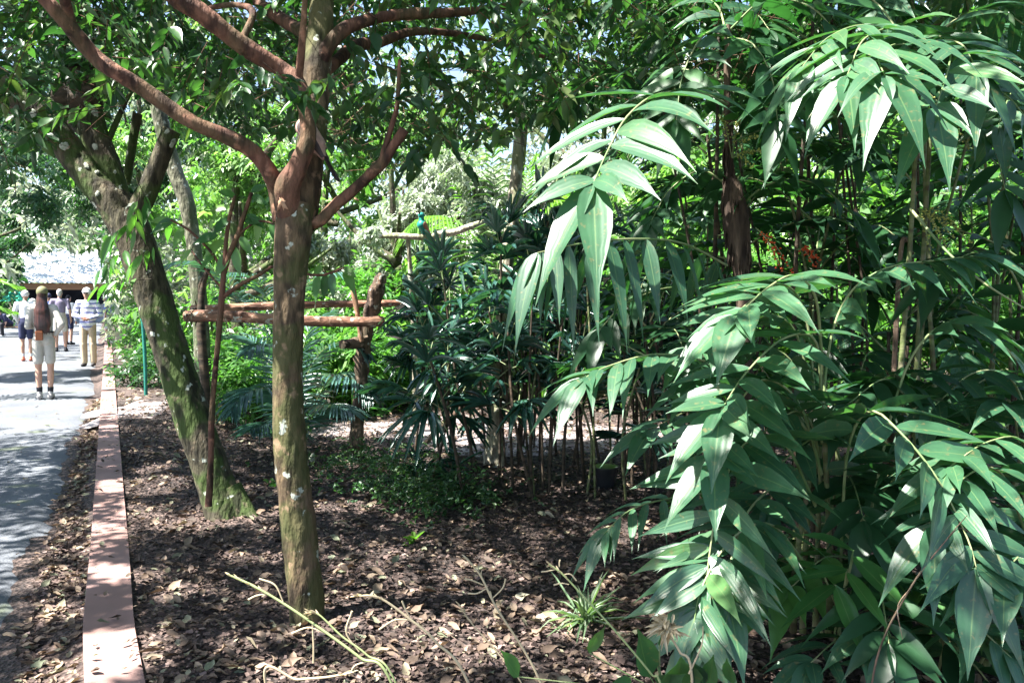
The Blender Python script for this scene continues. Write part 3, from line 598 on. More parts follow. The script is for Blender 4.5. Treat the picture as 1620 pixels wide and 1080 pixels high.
# --- pale trunk behind
t3 = thing('pale_barked_tree', G(318, 600), 'slim pale tree trunk behind the mossy leaning tree, its lower bark sunlit', 'tree')
g = Geo(); px_tube(g, [(322, 606, 9, 13), (318, 520, 9, 12), (312, 440, 9, 12), (305, 380, 9, 11), (295, 320, 9, 12), (280, 280, 9, 12), (262, 220, 9, 12), (248, 150, 9, 12), (247, 60, 9, 11), (250, -60, 9, 10)], sides=16, n=60, rough=.05)
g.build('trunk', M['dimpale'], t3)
g = Geo(); C = clumpy(inbox(200, (-7.0, 8.3, 3.3), (-3.4, 10.2, 5.5)), 50, .3, 420)
twigs(g, C, .4, T_FAR2, .11, .05, 9, .3, .2, 0, filt=lambda p: clear_zone(p, clr)); g.build('foliage', [M['mossleaf']], t3)

# --- sapling with brown stem
t4 = thing('brown_stem_sapling', G(338, 800), 'thin sapling with dark reddish stem and large drooping leaves between the two trunks', 'sapling')
D4 = 4.6; g = Geo()
px_tube(g, [(330, 800, D4, 6), (333, 740, D4, 5), (336, 640, D4, 4.6), (345, 540, D4, 4.2), (351, 470, D4, 4.5), (354, 430, D4, 4.5)], sides=12, n=60, disp=.12)
stems = [[(354, 432, D4, 5), (362, 405, D4, 4.5), (376, 372, D4, 4), (388, 335, D4, 3.5), (398, 305, D4, 3)], [(354, 432, D4, 4), (356, 400, D4, 3.5), (362, 350, D4, 3), (372, 310, D4, 2.5)],
         [(353, 470, D4, 3.5), (380, 450, D4, 3.2), (410, 435, D4, 3), (440, 420, D4, 2.5), (500, 436, D4, 2.2), (545, 424, D4, 2)], [(354, 432, D4, 2.5), (335, 400, D4, 2.2), (300, 365, D4, 2), (270, 348, D4, 1.6)],
         [(350, 455, D4, 2), (320, 420, D4, 1.8), (302, 395, D4+.2, 1.5)], [(376, 372, D4, 2), (410, 350, D4, 1.8), (450, 360, D4, 1.6)]]
for s in stems: px_tube(g, s, sides=7, n=14, rough=.03)
g.build('stem', M['redbark'], t4)
g = Geo()
for (a, b, dx, dy, L_) in [(362, 400, -.5, -.8, .15), (355, 380, -.9, -.5, .16), (345, 372, -1, -.2, .15), (370, 390, .3, -1, .16), (380, 375, .7, -.8, .13), (390, 340, .8, -.4, .13), (362, 345, -.6, -.6, .13),
                       (372, 312, -.5, .3, .12), (398, 305, .6, .5, .12), (398, 310, .9, -.3, .12), (275, 348, -1, -.4, .14), (290, 360, -.4, -1, .13), (270, 350, -.9, .2, .13), (302, 395, -.7, -.7, .1),
                       (503, 436, -.05, -1, .14), (525, 432, .1, -1, .13), (515, 434, -.1, -1, .13), (545, 424, .5, -1, .15), (470, 428, .2, -1, .1), (540, 424, 1, -.3, .12), (500, 436, .3, 1, .1), (450, 360, .9, -.5, .12), (430, 352, .3, -1, .12), (410, 350, -.2, -1, .12), (340, 400, -.6, -.6, .13), (360, 330, -.9, .1, .12), (386, 350, 1, .1, .12)]:
    q = P(a, b, D4); leaves(g, T_BROAD, q, [(dx, R.uniform(-.5, .1), dy)], [(R.uniform(-.5, .5), -1, .5)], L_, L_*.42, .25)
g.build('foliage', M['under'], t4)
# ---------------------------------------------------------------- log rails, posts, stake
def lograil(name, pts, label):
    o = thing(name, P(*pts[0][:3]), label, 'log rail', 'horizontal log rails between the posts')
    g = Geo(); c, r = px_tube(g, pts, sides=14, n=46, rough=.10); g.build('log', M['rail'], o)
    for e, s in ((0, -1), (-1, 1)):
        g = Geo(); t = nrm(c[1]-c[0])*s; tube(g, [c[e]-t*.01, c[e]+t*.012], [r[e]*.9, r[e]*.8], 12, 2); g.build('cut_end', M['cutwood'], o)
    for k in range(16):
        i = R.randint(1, len(c)-2) if k > 8 else R.randint(1, 5); d = nrm(R.randn(3)*[.2, 1, 1]-[0, .4, .3]); a = c[i]+d*r[i]*.9; e = a+d*.03+R.randn(3)*.025-[0, 0, .03]
        g = Geo(); leaves(g, T_NARROW, a, (e-a)[None], [(0, -1, 0)], R.uniform(.05, .12), .016, .4); g.build('bark_strip', M['litter'], o)
    return o
lograil('log_rail', [(294, 500, 7.3, 9), (340, 500, 7.3, 9.5), (400, 502, 7.3, 9), (470, 507, 7.3, 8), (540, 509, 7.3, 8), (606, 508, 7.35, 8)], 'reddish front log rail, the lower of the two behind the near trunk')
lograil('log_rail', [(304, 490, 7.9, 8), (350, 488, 7.9, 7), (430, 484, 8.0, 6), (520, 481, 8.1, 5.5), (600, 480, 8.2, 5.5), (660, 479, 8.4, 5)], 'thinner pale log rail, the rear and higher of the two')
po = thing('weathered_post', G(560, 735), 'gnarled weathered tree stump post holding the log rails, with a stubby side branch', 'post')
g = Geo(); px_tube(g, [(560, 740, 7.55, 15), (564, 690, 7.55, 11), (570, 620, 7.55, 9), (574, 560, 7.55, 11), (582, 510, 7.55, 10), (590, 480, 7.55, 13), (598, 452, 7.55, 12), (606, 434, 7.55, 6)], sides=18, n=50, rough=.24)
g.build('trunk', M['deadwood'], po)
g = Geo(); px_tube(g, [(580, 540, 7.5, 10), (560, 543, 7.42, 9), (541, 545, 7.3, 7.5)], sides=10, n=14, rough=.12); g.build('side_branch', M['deadwood'], po)
g = Geo(); px_tube(g, [(572, 540, 7.42, 4), (566, 500, 7.4, 4), (560, 465, 7.4, 4.5), (556, 440, 7.4, 3)], sides=8, n=14, rough=.06); g.build('brace', M['cutwood'], po)
p2 = thing('thin_post', G(330, 705), 'slender dark post under the left end of the log rails', 'post')
g = Geo(); px_tube(g, [(331, 712, 7.6, 7), (327, 640, 7.6, 7), (321, 560, 7.6, 7.5), (318, 508, 7.6, 7), (320, 460, 7.6, 4.5), (330, 425, 7.6, 3)], sides=10, n=30, rough=.08); g.build('pole', M['darkcane'], p2)
g = Geo(); px_tube(g, [(319, 500, 7.6, 3), (316, 455, 7.6, 3), (326, 430, 7.6, 2)], sides=8, n=12, rough=.05); g.build('fork', M['darkcane'], p2)
MP = solid('stake_paint', [(.01, .12, .10), (.02, .17, .13)], 20, .5, .1)
st = thing('green_stake', G(231, 625), 'slim teal green garden stake standing in the mulch left of the mossy trunk', 'stake')
g = Geo(); q = G(231, 628); tube(g, [q-[0, 0, .05], q+[0, 0, .6], q+[-.02, 0, 1.16]], [.026, .026, .026], 12, 6); g.build('pole', MP, st)
g = Geo(); tube(g, [q+[-.02, 0, 1.16], q+[-.02, 0, 1.19], q+[-.02, 0, 1.20]], [.030, .030, .018], 12, 3); g.build('cap', MP, st)

# perch branch with kingfisher
pb = thing('perch_branch', P(650, 420, 8.6), 'pale crooked perch branch with a small teal bird on it', 'branch')
g = Geo(); px_tube(g, [(600, 374, 8.6, 3), (625, 373, 8.6, 5), (660, 375, 8.6, 5), (680, 376, 8.6, 5), (696, 371, 8.6, 5.5), (720, 367, 8.6, 5), (745, 358, 8.6, 5), (768, 350, 8.7, 3)], sides=10, n=34, rough=.12)
g.build('bough', M['palebark'], pb)
g = Geo(); px_tube(g, [(645, 376, 8.6, 3.5), (650, 440, 8.65, 3.5), (655, 540, 8.7, 4), (658, 655, 8.8, 5)], sides=8, n=20, rough=.08); g.build('upright', M['palebark'], pb)

# small background trunks and a fallen branch
t5 = thing('pale_trunk_tree', G(782, 738), 'short sunlit pale trunk standing among the fan palm canes', 'tree')
g = Geo(); px_tube(g, [(782, 744, 7.1, 20), (781, 715, 7.1, 15), (786, 660, 7.1, 13), (792, 600, 7.1, 13), (795, 520, 7.15, 12), (800, 430, 7.2, 11), (812, 330, 7.3, 10), (820, 240, 7.4, 9), (826, 120, 7.5, 7)], sides=16, n=50, rough=.06, flare=rootflare(.2, 5)); g.build('trunk', M['palebark'], t5)
g = Geo(); C = clumpy(inbox(100, (-.8, 6.6, 3.9), (1.2, 8.4, 5.2)), 40, .25, 260); twigs(g, C, .35, T_FAR2, .1, .045, 9, .3, .2, 0, filt=f1); g.build('foliage', M['canopy'], t5)
fb = thing('fallen_branch', G(670, 700), 'leaning pale dead branch on the mulch between the fan palm canes', 'branch')
g = Geo(); px_tube(g, [(672, 702, 8.1, 4), (700, 672, 8.2, 6), (728, 645, 8.3, 5), (752, 622, 8.5, 4)], sides=8, n=16, rough=.1); g.build('bough', M['deadwood'], fb)
bk = thing('black_bucket', G(957, 772), 'black plastic bucket half hidden among the dark palm canes', 'bucket')
g = Geo(); q = G(957, 772); MB = solid('black_plastic', [(.012, .013, .016), (.02, .022, .026)], 6, .35, 0, spec=.5)
tube(g, [q, q+[0, 0, .17]], [.075, .095], 24, 2); tube(g, [q+[0, 0, .160], q+[0, 0, .176]], [.101, .101], 24, 2); g.build('bucket_body', MB, bk)
g = Geo(); th = np.linspace(0, math.pi, 12); tube(g, [q+[math.cos(a)*.1, -.03-.05*math.sin(a), .155-.06*math.sin(a)] for a in th], [.003]*12, 6, 24); g.build('handle', MB, bk)

# ---------------------------------------------------------------- fan palms (clump of canes with finger leaves)
def fan(g, base, out, L=.36, nseg=8, mat=0, wid=.045, val=None, arc=2.3):
    """a hand-shaped leaf at 'base' opening along 'out'"""
    out = nrm(out); up = nrm(np.array([0, 0, 1.])-out*out[2]+R.randn(3)*.25); side = nrm(np.cross(out, up)); up = np.cross(side, out)
    a = np.linspace(-arc/2, arc/2, nseg)+R.randn(nseg)*.05
    D = out*np.cos(a)[:, None]+side*np.sin(a)[:, None]+up*R.uniform(.0, .25, nseg)[:, None]
    Ls = L*(1-.25*np.abs(a)/(arc/2))*R.uniform(.88, 1.08, nseg)
    v = R.rand() if val is None else val
    leaves(g, T_STRAP, np.repeat(base[None], nseg, 0), D, np.repeat(up[None], nseg, 0), Ls, wid*R.uniform(.8, 1.15, nseg), R.uniform(.1, .75)+R.uniform(-.05, .15, nseg), np.clip(v+R.randn(nseg)*.1, 0, 1), mat)
def fan_palm(base, h, nl, L, label, leafmat=M['lady'], lean=(0, 0), r=.011, group='fan palms in the middle clump', low=.42, wid=.044):
    o = thing('fan_palm', base, label, 'fan palm', group); top = base+np.array([lean[0], lean[1], h])
    g = Geo(); mid = (base+top)/2+R.randn(3)*[.04, .04, 0]; tube(g, [base-[0, 0, .03], mid, top], [r*1.15, r*1.05, r*.8], 8, 14, rough=.12); g.build('cane', M['darkcane'], o)
    g = Geo(); a0 = R.rand()*6.28
    for k in range(nl):
        t = low+(1.02-low)*(k+1)/nl; p = base+(top-base)*t; a = a0+k*2.4+R.randn()*.2; el = .35+1.0*(k/nl)+R.randn()*.12
        d = np.array([math.cos(a)*math.cos(el), math.sin(a)*math.cos(el), math.sin(el)]); pl = R.uniform(.14, .30)
        e = p+d*pl; tube(g, [p, p+d*pl*.5+[0, 0, .015], e], [.0045, .0035, .003], 5, 5, 1, caps=False)
        fan(g, e, nrm(d+[0, 0, -.15+.35*R.randn()]), L*R.uniform(.6, 1.15), R.randint(6, 11), 0, wid*R.uniform(.8, 1.1), arc=R.uniform(1.6, 2.7))
    g.build('foliage', [leafmat, M['rachis']], o)
    return o
FP = [(680, 770, 1.05, 7), (735, 790, 1.1, 8), (655, 725, 1.15, 7), (700, 735, 1.35, 8), (760, 770, 1.65, 9), (790, 760, 2.0, 10), (812, 775, 1.4, 7), (835, 740, 2.15, 10), (845, 790, 1.3, 8), (868, 755, 1.7, 9),
      (890, 790, 1.15, 8), (905, 740, 1.9, 9), (925, 765, 1.5, 8), (950, 735, 1.7, 9), (985, 750, 1.4, 8), (1010, 730, 1.75, 9), (1035, 760, 1.2, 7), (770, 725, 1.5, 8), (880, 722, 2.1, 9), (975, 722, 2.0, 9),
      (720, 722, 1.6, 8), (1060, 735, 1.6, 8), (1090, 745, 1.35, 7), (745, 745, .8, 5), (1000, 775, .7, 5), (820, 735, 1.8, 9)]
FP_LAB = ['short fan palm with a low rosette at the left end of the middle clump', 'low fan palm with finger leaves over the leaf litter left of the middle clump', 'bushy fan palm in front of the sunlit clearing beside the weathered post', 'fan palm behind the low rosettes with upright dark fingers', 'fan palm with arched blue-green fingers left of the clump centre', 'tall fan palm with drooping fingers above the clump centre', 'mid-height fan palm on a thin cane before the clump centre', 'tallest fan palm at the top of the middle clump', 'short fan palm in front of the clump with spread fingers', 'fan palm with dense dark fingers right of the clump centre',
          'lowest front fan palm near the dark bare soil', 'tall fan palm under the white sunlit frond', 'fan palm behind the front canes right of centre', 'tall thin fan palm left of the hanging broadleaf frond', 'fan palm with dull fingers near the black bucket', 'tall fan palm behind the black bucket', 'short fan palm with fresh green upright fingers by the broadleaf palm', 'slim fan palm beside the sunlit pale trunk', 'tall back fan palm among the crowded canes', 'tall back fan palm nearest the broadleaf palms',
          'slender fan palm over the fallen branch', 'fan palm half hidden behind the broad leaflets', 'rightmost fan palm tucked under the broadleaf fronds', 'stunted fan palm seedling under the taller canes', 'tiny fan palm seedling beside the bucket', 'back fan palm behind the pale trunk']
for (a, b, h, nl), lab in zip(FP, FP_LAB):
    q = G(a, b); fan_palm(q, h, nl+4, .40, lab, lean=(R.uniform(-.3, .22), R.uniform(-.2, .15)))
# extra bare canes of the clump
cc = thing('cane_thicket', G(900, 760), 'crowded thin dark bare canes rising from the shaded soil under the fan palms', 'canes')
for k in range(34):
    q = G(R.uniform(790, 1130), R.uniform(705, 800)); h = R.uniform(.9, 1.9); g = Geo()
    tube(g, [q-[0, 0, .03], q+[R.uniform(-.05, .05), R.uniform(-.05, .05), h*.5], q+[R.uniform(-.14, .14), R.uniform(-.1, .1), h]], [.010, .010, .007], 7, 12, rough=.12); g.build('cane', M['darkcane'] if k % 5 else M['cane'], cc)

# ---------------------------------------------------------------- feather palms
def feather_frond(g, pts, L, n=26, wid=.02, mat=0, rmat=1, droop=.35, hang=.15, T=T_NARROW, val=None, rr=.006, fw=.35, base=.12):
    """rachis through pts, narrow leaflets in two ranks"""
    c = spline(np.asarray(pts), 40); t = nrm(np.gradient(c, axis=0)); tube(g, c[::4], np.linspace(rr, rr*.3, len(c[::4])), 6, 20, rmat, caps=False)
    for sg in (-1, 1):
        s = np.linspace(base, .99, n); i = s*(len(c)-1); a = i.astype(int); o = c[a]; tt = t[a]
        sd = nrm(np.cross(tt, [0, 0, 1.]))*sg; up = nrm(np.cross(np.cross(tt, [0, 0, 1.]), tt))
        D = sd*(1-.55*s[:, None])+tt*(fw+.9*s[:, None])+up*.22-np.array([0, 0, hang])
        Ls = L*np.sin(np.pi*np.clip(s*.8+.2, 0, 1))**.6*R.uniform(.92, 1.06, n)
        leaves(g, T, o, D, up, Ls, wid, droop*R.uniform(.7, 1.3, n), (R.rand(n)*.6+.2) if val is None else val, mat)
def feather_palm(base, fronds, label, mat, L=.30, group=None, wid=.022, droop=.35, stem=None, n=26):
    o = thing('feather_palm', base, label, 'feather palm', group)
    if stem is not None:
        g = Geo(); tube(g, [base-[0, 0, .04], (base+stem)/2+R.randn(3)*.02, stem], [.035, .028, .02], 10, 12, rough=.08); g.build('trunk', M['cane'], o)
    for pts in fronds:
        g = Geo(); feather_frond(g, [P(*p) if len(p) == 3 else p for p in pts], L, n, wid, droop=droop); g.build('frond', [mat, M['rachis']], o)
    return o
feather_palm(G(480, 700), [[(470, 690, 8.0), (465, 620, 7.9), (450, 565, 7.7), (415, 545, 7.3), (385, 560, 7.0)], [(472, 690, 8.0), (480, 610, 7.9), (510, 555, 7.8), (555, 540, 7.6), (585, 565, 7.5)],
                           [(470, 690, 8.0), (450, 640, 7.6), (420, 615, 7.2), (385, 625, 6.9), (365, 655, 6.7)], [(475, 695, 8), (500, 650, 7.7), (530, 640, 7.4), (560, 655, 7.2)], [(470, 690, 8), (472, 600, 8.1), (490, 520, 8.3), (530, 490, 8.6)],
                           [(470, 690, 8), (440, 600, 8.2), (400, 540, 8.4), (350, 530, 8.6)], [(476, 690, 8), (520, 600, 7.9), (560, 600, 7.6), (590, 630, 7.4)], [(468, 695, 8), (430, 670, 7.5), (395, 680, 7.1)]],
             'blue-green feather palm with glossy arching fronds around the near trunk', M['areca'], .42, wid=.03, stem=G(480, 700)+np.array([0, 0, .35]))
feather_palm(G(440, 640), [[(430, 640, 9.5), (400, 520, 9.3), (360, 450, 9), (310, 415, 8.6), (240, 425, 8.2)], [(430, 640, 9.5), (430, 500, 9.4), (400, 440, 9), (350, 430, 8.4)], [(432, 640, 9.5), (450, 500, 9.5), (500, 440, 9.3), (560, 430, 9.0)], [(432, 640, 9.5), (420, 520, 9.5), (390, 470, 9.3), (340, 470, 9.1)]],
             'feather palm behind the log rails arching toward the mossy tree', M['areca'], .42, stem=G(440, 640)+np.array([0, 0, .5]))
feather_palm(G(790, 600), [[(790, 560, 12), (787, 400, 11.8), (782, 290, 11.6), (775, 215, 11.3), (772, 185, 11.1)], [(790, 560, 12), (760, 420, 11.5), (715, 350, 10.8), (670, 345, 10.2), (640, 375, 9.8)], [(790, 560, 12), (830, 400, 11.8), (880, 320, 11.4), (930, 310, 11.2)],
                           [(790, 560, 12), (740, 440, 12), (690, 400, 12), (640, 410, 11.9)], [(790, 560, 12), (820, 400, 12.4), (835, 290, 12.8), (850, 240, 13)], [(790, 560, 12), (765, 400, 12.5), (730, 300, 12.8), (700, 270, 13)]],
             'lime green feather palm glowing in the sun behind the fan palms', M['lime'], .60, wid=.032, droop=.8, stem=G(790, 600)+np.array([0, 0, .6]), n=34)
feather_palm(G(1010, 600), [[(1010, 560, 11), (1000, 440, 10.6), (960, 340, 10), (900, 300, 9.6)], [(1010, 560, 11), (1030, 420, 11), (1070, 330, 11), (1130, 310, 10.8)], [(1010, 560, 11), (1010, 400, 11.4), (1000, 280, 11.8), (980, 220, 12)], [(1010, 560, 11), (960, 450, 11), (900, 400, 10.8), (850, 400, 10.6)]],
             'green feather palm behind the white sunlit broad frond', M['under'], .5, wid=.035, stem=G(1010, 600)+np.array([0, 0, .6]), n=30)
feather_palm(G(-150, 620), [[(-120, 560, 12), (-60, 480, 12), (-20, 445, 12), (40, 455, 12.2)], [(-120, 560, 12), (-80, 500, 12.3), (-30, 480, 12.6), (30, 495, 12.8)], [(-120, 560, 12), (-100, 420, 12), (-60, 380, 12)]],
             'yellow-green feather palm poking in at the left edge above the seated people', M['lime'], .4, wid=.03, stem=G(-120, 620)+np.array([0, 0, 1.1]))
#PART3
# ---------------------------------------------------------------- broadleaf palms on the right
HK = .4
def broad_frond(g, pts, n=7, L=.30, wid=.075, mat=0, rmat=1, droop=.5, fw=.5, hang=.2, up=.1, base=.12, term=True, val=None, rr=.006, face=None, LR=(1, 1), T=T_BROAD):
    c = spline(np.asarray(pts, float), 40); t = nrm(np.gradient(c, axis=0)); tube(g, c[::3], np.linspace(rr, rr*.35, len(c[::3])), 7, 26, rmat, caps=False)
    v0 = R.uniform(.15, .75) if val is None else val
    wid = wid*1.02; L = L*.94; n = int(round(n*1.25))
    if mat is None: mat = 0
    for sg, lf in ((-1, LR[0]), (1, LR[1])):
        if lf == 0: continue
        s = np.linspace(base, .97, n)+(0.5-.5*sg)*.4/n; s = np.clip(s+R.randn(n)*.006, 0, .99); i = s*(len(c)-1); a = i.astype(int); o = c[a]; tt = t[a]
        ref = np.array([0, 0, 1.]) if face is None else nrm(face)
        sd = nrm(np.cross(tt, ref))*sg; u = nrm(np.cross(sd*sg, tt))
        D = sd*(1-.35*s[:, None])+tt*(fw*.55+.28*s[:, None])+u*up-np.array([0, 0, hang*HK])+R.randn(n, 3)*.09
        D[:, 2] += .24*np.clip(-tt[:, 2], 0, 1)
        Ls = L*lf*(.72+.5*np.sin(np.pi*np.clip(s, 0, 1)))*R.uniform(.9, 1.1, n)
        leaves(g, T, o, D, u+R.randn(n, 3)*.12, Ls, wid*R.uniform(.85, 1.15, n)*(1-.25*s), droop*.7*R.uniform(.6, 1.4, n), np.clip(v0+R.randn(n)*.12, 0, 1), mat, .12)
    if term:
        for k in (-1, 1):
            sd = nrm(np.cross(t[-1], [0, 0, 1.]))*k; leaves(g, T, c[-1][None], (t[-1]+sd*.38-[0, 0, .25*hang])[None], [(0, -.3, 1)], L*.95, wid*1.15, droop, v0, mat)
def ball_cluster(g, c, spread, n, r, mat=0, down=.6):
    ico = [(0, 0, 1), (.894, 0, .447), (.276, .851, .447), (-.724, .526, .447), (-.724, -.526, .447), (.276, -.851, .447), (.724, .526, -.447), (-.276, .851, -.447), (-.894, 0, -.447), (-.276, -.851, -.447), (.724, -.526, -.447), (0, 0, -1)]
    fc = np.array([(0, 1, 2), (0, 2, 3), (0, 3, 4), (0, 4, 5), (0, 5, 1), (1, 6, 2), (2, 7, 3), (3, 8, 4), (4, 9, 5), (5, 10, 1), (2, 6, 7), (3, 7, 8), (4, 8, 9), (5, 9, 10), (1, 10, 6), (6, 11, 7), (7, 11, 8), (8, 11, 9), (9, 11, 10), (10, 11, 6)])
    for k in range(n):
        g.add(c+R.randn(3)*spread+np.array(ico)*r*R.uniform(.8, 1.2), fc, mat)
def panicle(parent, root, tips, r, mat, name='fruit_cluster', rg=.0025):
    g = Geo()
    for tp in tips:
        mid = (root+tp)/2+[0, 0, .03]; s = spline([root, mid, tp], 14); tube(g, s[::3], [rg]*len(s[::3]), 5, 8, 1, caps=False)
        for q in s[4:]:
            ball_cluster(g, q, r*1.4, 3, r)
    return g.build(name, [mat, M['rachis']], parent)
class Clump:
    def __init__(s, base, label, group='broadleaf palms at the right'):
        s.o = thing('broadleaf_palm', base, label, 'palm', group); s.b = np.array(base, float)
    def cane(s, pts, r0, r1, mat='cane', rough=.05):
        g = Geo(); p = [P(*q[:3]) if len(q) == 4 else np.array(q) for q in pts]; c, r = tube(g, p, np.linspace(r0, r1, len(p)), 9, len(p)*6, rough=rough)
        # leaf scar rings
        for i in range(3, len(c)-2, 2): tube(g, [c[i]-[0, 0, .004], c[i]+[0, 0, .004]], [r[i]*1.13]*2, 9, 2, caps=False)
        g.build('cane', M[mat], s.o); return c
    def frond(s, pts, mat='palm', **k):
        g = Geo(); broad_frond(g, [P(*q) for q in pts], **k); return g.build('frond', [M[mat], M['rachis']], s.o)
    def crown(s, top, n, ln, L, wid, mat='palmdark', nn=6, a0=None, el=(.1, 1.1), droop=.5):
        a0 = R.rand()*6.28 if a0 is None else a0
        for k in range(n):
            a = a0+k*2.4+R.randn()*.25; e = el[0]+(el[1]-el[0])*(k/n); d = np.array([math.cos(a)*math.cos(e), math.sin(a)*math.cos(e), math.sin(e)]); b = top-np.array([0, 0, .35*(1-k/n)])
            l = ln*R.uniform(.75, 1.15); dn = .55*l*math.cos(e)
            pts = [b, b+d*l*.35, b+d*l*.7-[0, 0, dn*.25], b+d*l*.95-[0, 0, dn*.75]]
            g = Geo(); broad_frond(g, pts, n=nn, L=L*R.uniform(.85, 1.1), wid=wid, droop=droop, base=.22)
            g.build('frond', [M[mat], M['rachis']], s.o)
A = Clump(G(1180, 800), 'tall broadleaf palm with a shaggy brown fibrous trunk')
g = Geo(); tc_, tr_ = px_tube(g, [(1190, 810, 3.9, 12), (1186, 700, 3.9, 11), (1180, 560, 3.9, 10), (1174, 440, 3.9, 12), (1168, 380, 3.9, 19), (1160, 310, 3.9, 16), (1155, 275, 3.9, 8), (1152, 220, 3.9, 6), (1150, 150, 3.9, 5.5), (1152, 40, 3.9, 5)], sides=16, n=60, rough=.12)
for k in range(110):
    i = R.randint(20, 46); th = R.rand()*6.28; d = np.array([math.cos(th), math.sin(th), 0]); a = tc_[i]+d*tr_[i]*.9; e = a+d*R.uniform(.0, .02)+[0, 0, -R.uniform(.05, .18)]
    leaves(g, T_NARROW, a, (e-a)[None], [tuple(d)], R.uniform(.05, .12), R.uniform(.006, .018), .1)
g.build('fibrous_trunk', M['fibre'], A.o)
F1 = dict(val=.45, T=T_BROAD)
A.frond([(1150, 165, 3.7), (1105, 147, 3.35), (1040, 150, 3.05), (992, 185, 2.85), (962, 238, 2.72), (938, 292, 2.62)], n=6, L=.35, wid=.10, droop=.55, fw=.35, hang=.05, up=.12, base=.2, val=.5, rr=.007)
A.frond([(1150, 420, 3.7), (1080, 385, 3.4), (1000, 378, 3.15), (920, 385, 3.0), (850, 400, 2.9)], n=9, L=.23, wid=.072, droop=1.0, fw=.05, hang=4, up=.0, base=.05, val=.3)
A.frond([(1150, 130, 3.9), (1080, 110, 4.1), (1000, 110, 4.3), (930, 130, 4.5), (890, 180, 4.6)], mat='palmdark', n=7, L=.26, wid=.08, droop=.7, fw=.3, hang=.5, base=.15, val=.2)
A.frond([(1150, 60, 3.9), (1135, 10, 4.1), (1100, 0, 4.3), (1070, 40, 4.5), (1050, 90, 4.6)], n=6, L=.28, wid=.08, droop=.6, val=.4)
A.frond([(1152, 50, 3.9), (1210, 0, 3.8), (1280, 10, 3.6), (1330, 60, 3.5)], mat='palmdark', n=6, L=.28, wid=.08, val=.5)
A.frond([(1150, 200, 3.9), (1210, 165, 3.7), (1280, 165, 3.6), (1350, 200, 3.5)], mat='palmdark', n=6, L=.28, wid=.07, val=.6)
A.frond([(1160, 300, 4.0), (1110, 270, 4.0), (1060, 300, 4.0), (1030, 350, 3.9)], mat='palmdark', n=6, L=.26, wid=.07)
A.frond([(1180, 520, 3.9), (1120, 470, 3.8), (1060, 455, 3.7), (990, 480, 3.6), (950, 520, 3.5)], mat='palmdark', n=7, L=.24, wid=.065, hang=.7)
rt = P(1158, 250, 3.85)
panicle(A.o, rt, [P(1200, 215, 3.7), P(1215, 245, 3.75), P(1190, 265, 3.7), P(1140, 180, 3.7), P(1170, 190, 3.6), P(1240, 250, 3.8)], .0045, M['greenberry'])
panicle(A.o, P(1195, 360, 3.85), [P(1235, 425, 3.7), P(1255, 432, 3.7)], .0052, M['berry'], 'orange_fruit_cluster')
panicle(A.o, P(1260, 395, 4.0), [P(1295, 412, 3.9), P(1288, 420, 3.9)], .0052, M['berry'], 'orange_fruit_cluster')

B = Clump(G(1430, 820), 'tall broadleaf palm whose crown of drooping sunlit leaflets fills the upper right')
for k, (x0, x1, yt, d) in enumerate([(1415, 1455, 120, 3.5), (1440, 1475, 150, 3.7), (1405, 1438, 380, 3.6), (1470, 1462, 60, 4.0)]):
    B.cane([(x0, 830, d, 0), (x0+8, 620, d, 0), (x0+.6*(x1-x0), 400, d, 0), (x1, yt, d, 0)], .013, .009, 'cane' if k != 2 else 'deadwood')
K = (1455, 95)
for pts, k in [([(1460, 130, 3.5), (1455, 85, 3.35), (1420, 70, 3.1), (1390, 90, 2.9), (1400, 120, 2.75)], dict(n=5, L=.30, wid=.092, droop=.7, val=.5)),
               ([(1460, 130, 3.5), (1440, 60, 3.4), (1370, 40, 3.2), (1310, 60, 3.1), (1270, 105, 3.05)], dict(n=7, L=.28, wid=.065, droop=.5, hang=.35, val=.7)),
               ([(1460, 130, 3.5), (1410, 110, 3.4), (1350, 110, 3.2), (1300, 140, 3.1)], dict(n=6, L=.26, wid=.06, droop=.5, hang=.3, val=.6)),
               ([(1460, 130, 3.5), (1480, 70, 3.3), (1520, 70, 3.1), (1545, 110, 3.0)], dict(n=6, L=.27, wid=.07, droop=.7, hang=.3, val=.4)),
               ([(1460, 130, 3.5), (1500, 40, 3.6), (1580, 20, 3.6), (1650, 60, 3.6)], dict(n=7, L=.28, wid=.075, droop=.5)),
               ([(1460, 130, 3.5), (1530, 130, 3.3), (1590, 150, 3.1), (1640, 210, 3.0)], dict(n=7, L=.27, wid=.07, droop=.6, val=.3)),
               ([(1460, 160, 3.5), (1400, 170, 3.6), (1330, 180, 3.7), (1260, 220, 3.7)], dict(n=7, L=.26, wid=.065, droop=.5)),
               ([(1455, 120, 3.5), (1400, 20, 3.8), (1340, -20, 4), (1260, 0, 4.1)], dict(n=7, L=.28, wid=.07, mat='palmdark'))]:
    B.frond(pts, **k)
# branch-like stalk crossing right, with green berries
B.frond([(1440, 330, 3.3), (1500, 400, 3.1), (1560, 450, 3.0), (1640, 500, 2.9), (1720, 560, 2.8)], n=3, L=.2, wid=.05, base=.6, rr=.006, LR=(1, .0), term=False)
panicle(B.o, P(1452, 330, 3.6), [P(1485, 370, 3.5), P(1500, 395, 3.5), P(1470, 392, 3.5), P(1510, 380, 3.5), P(1520, 362, 3.5), P(1535, 385, 3.5)], .0045, M['greenberry'])
panicle(B.o, P(1452, 130, 3.6), [P(1430, 200, 3.5), P(1445, 215, 3.5), P(1510, 230, 3.5), P(1540, 245, 3.5)], .0045, M['greenberry'])

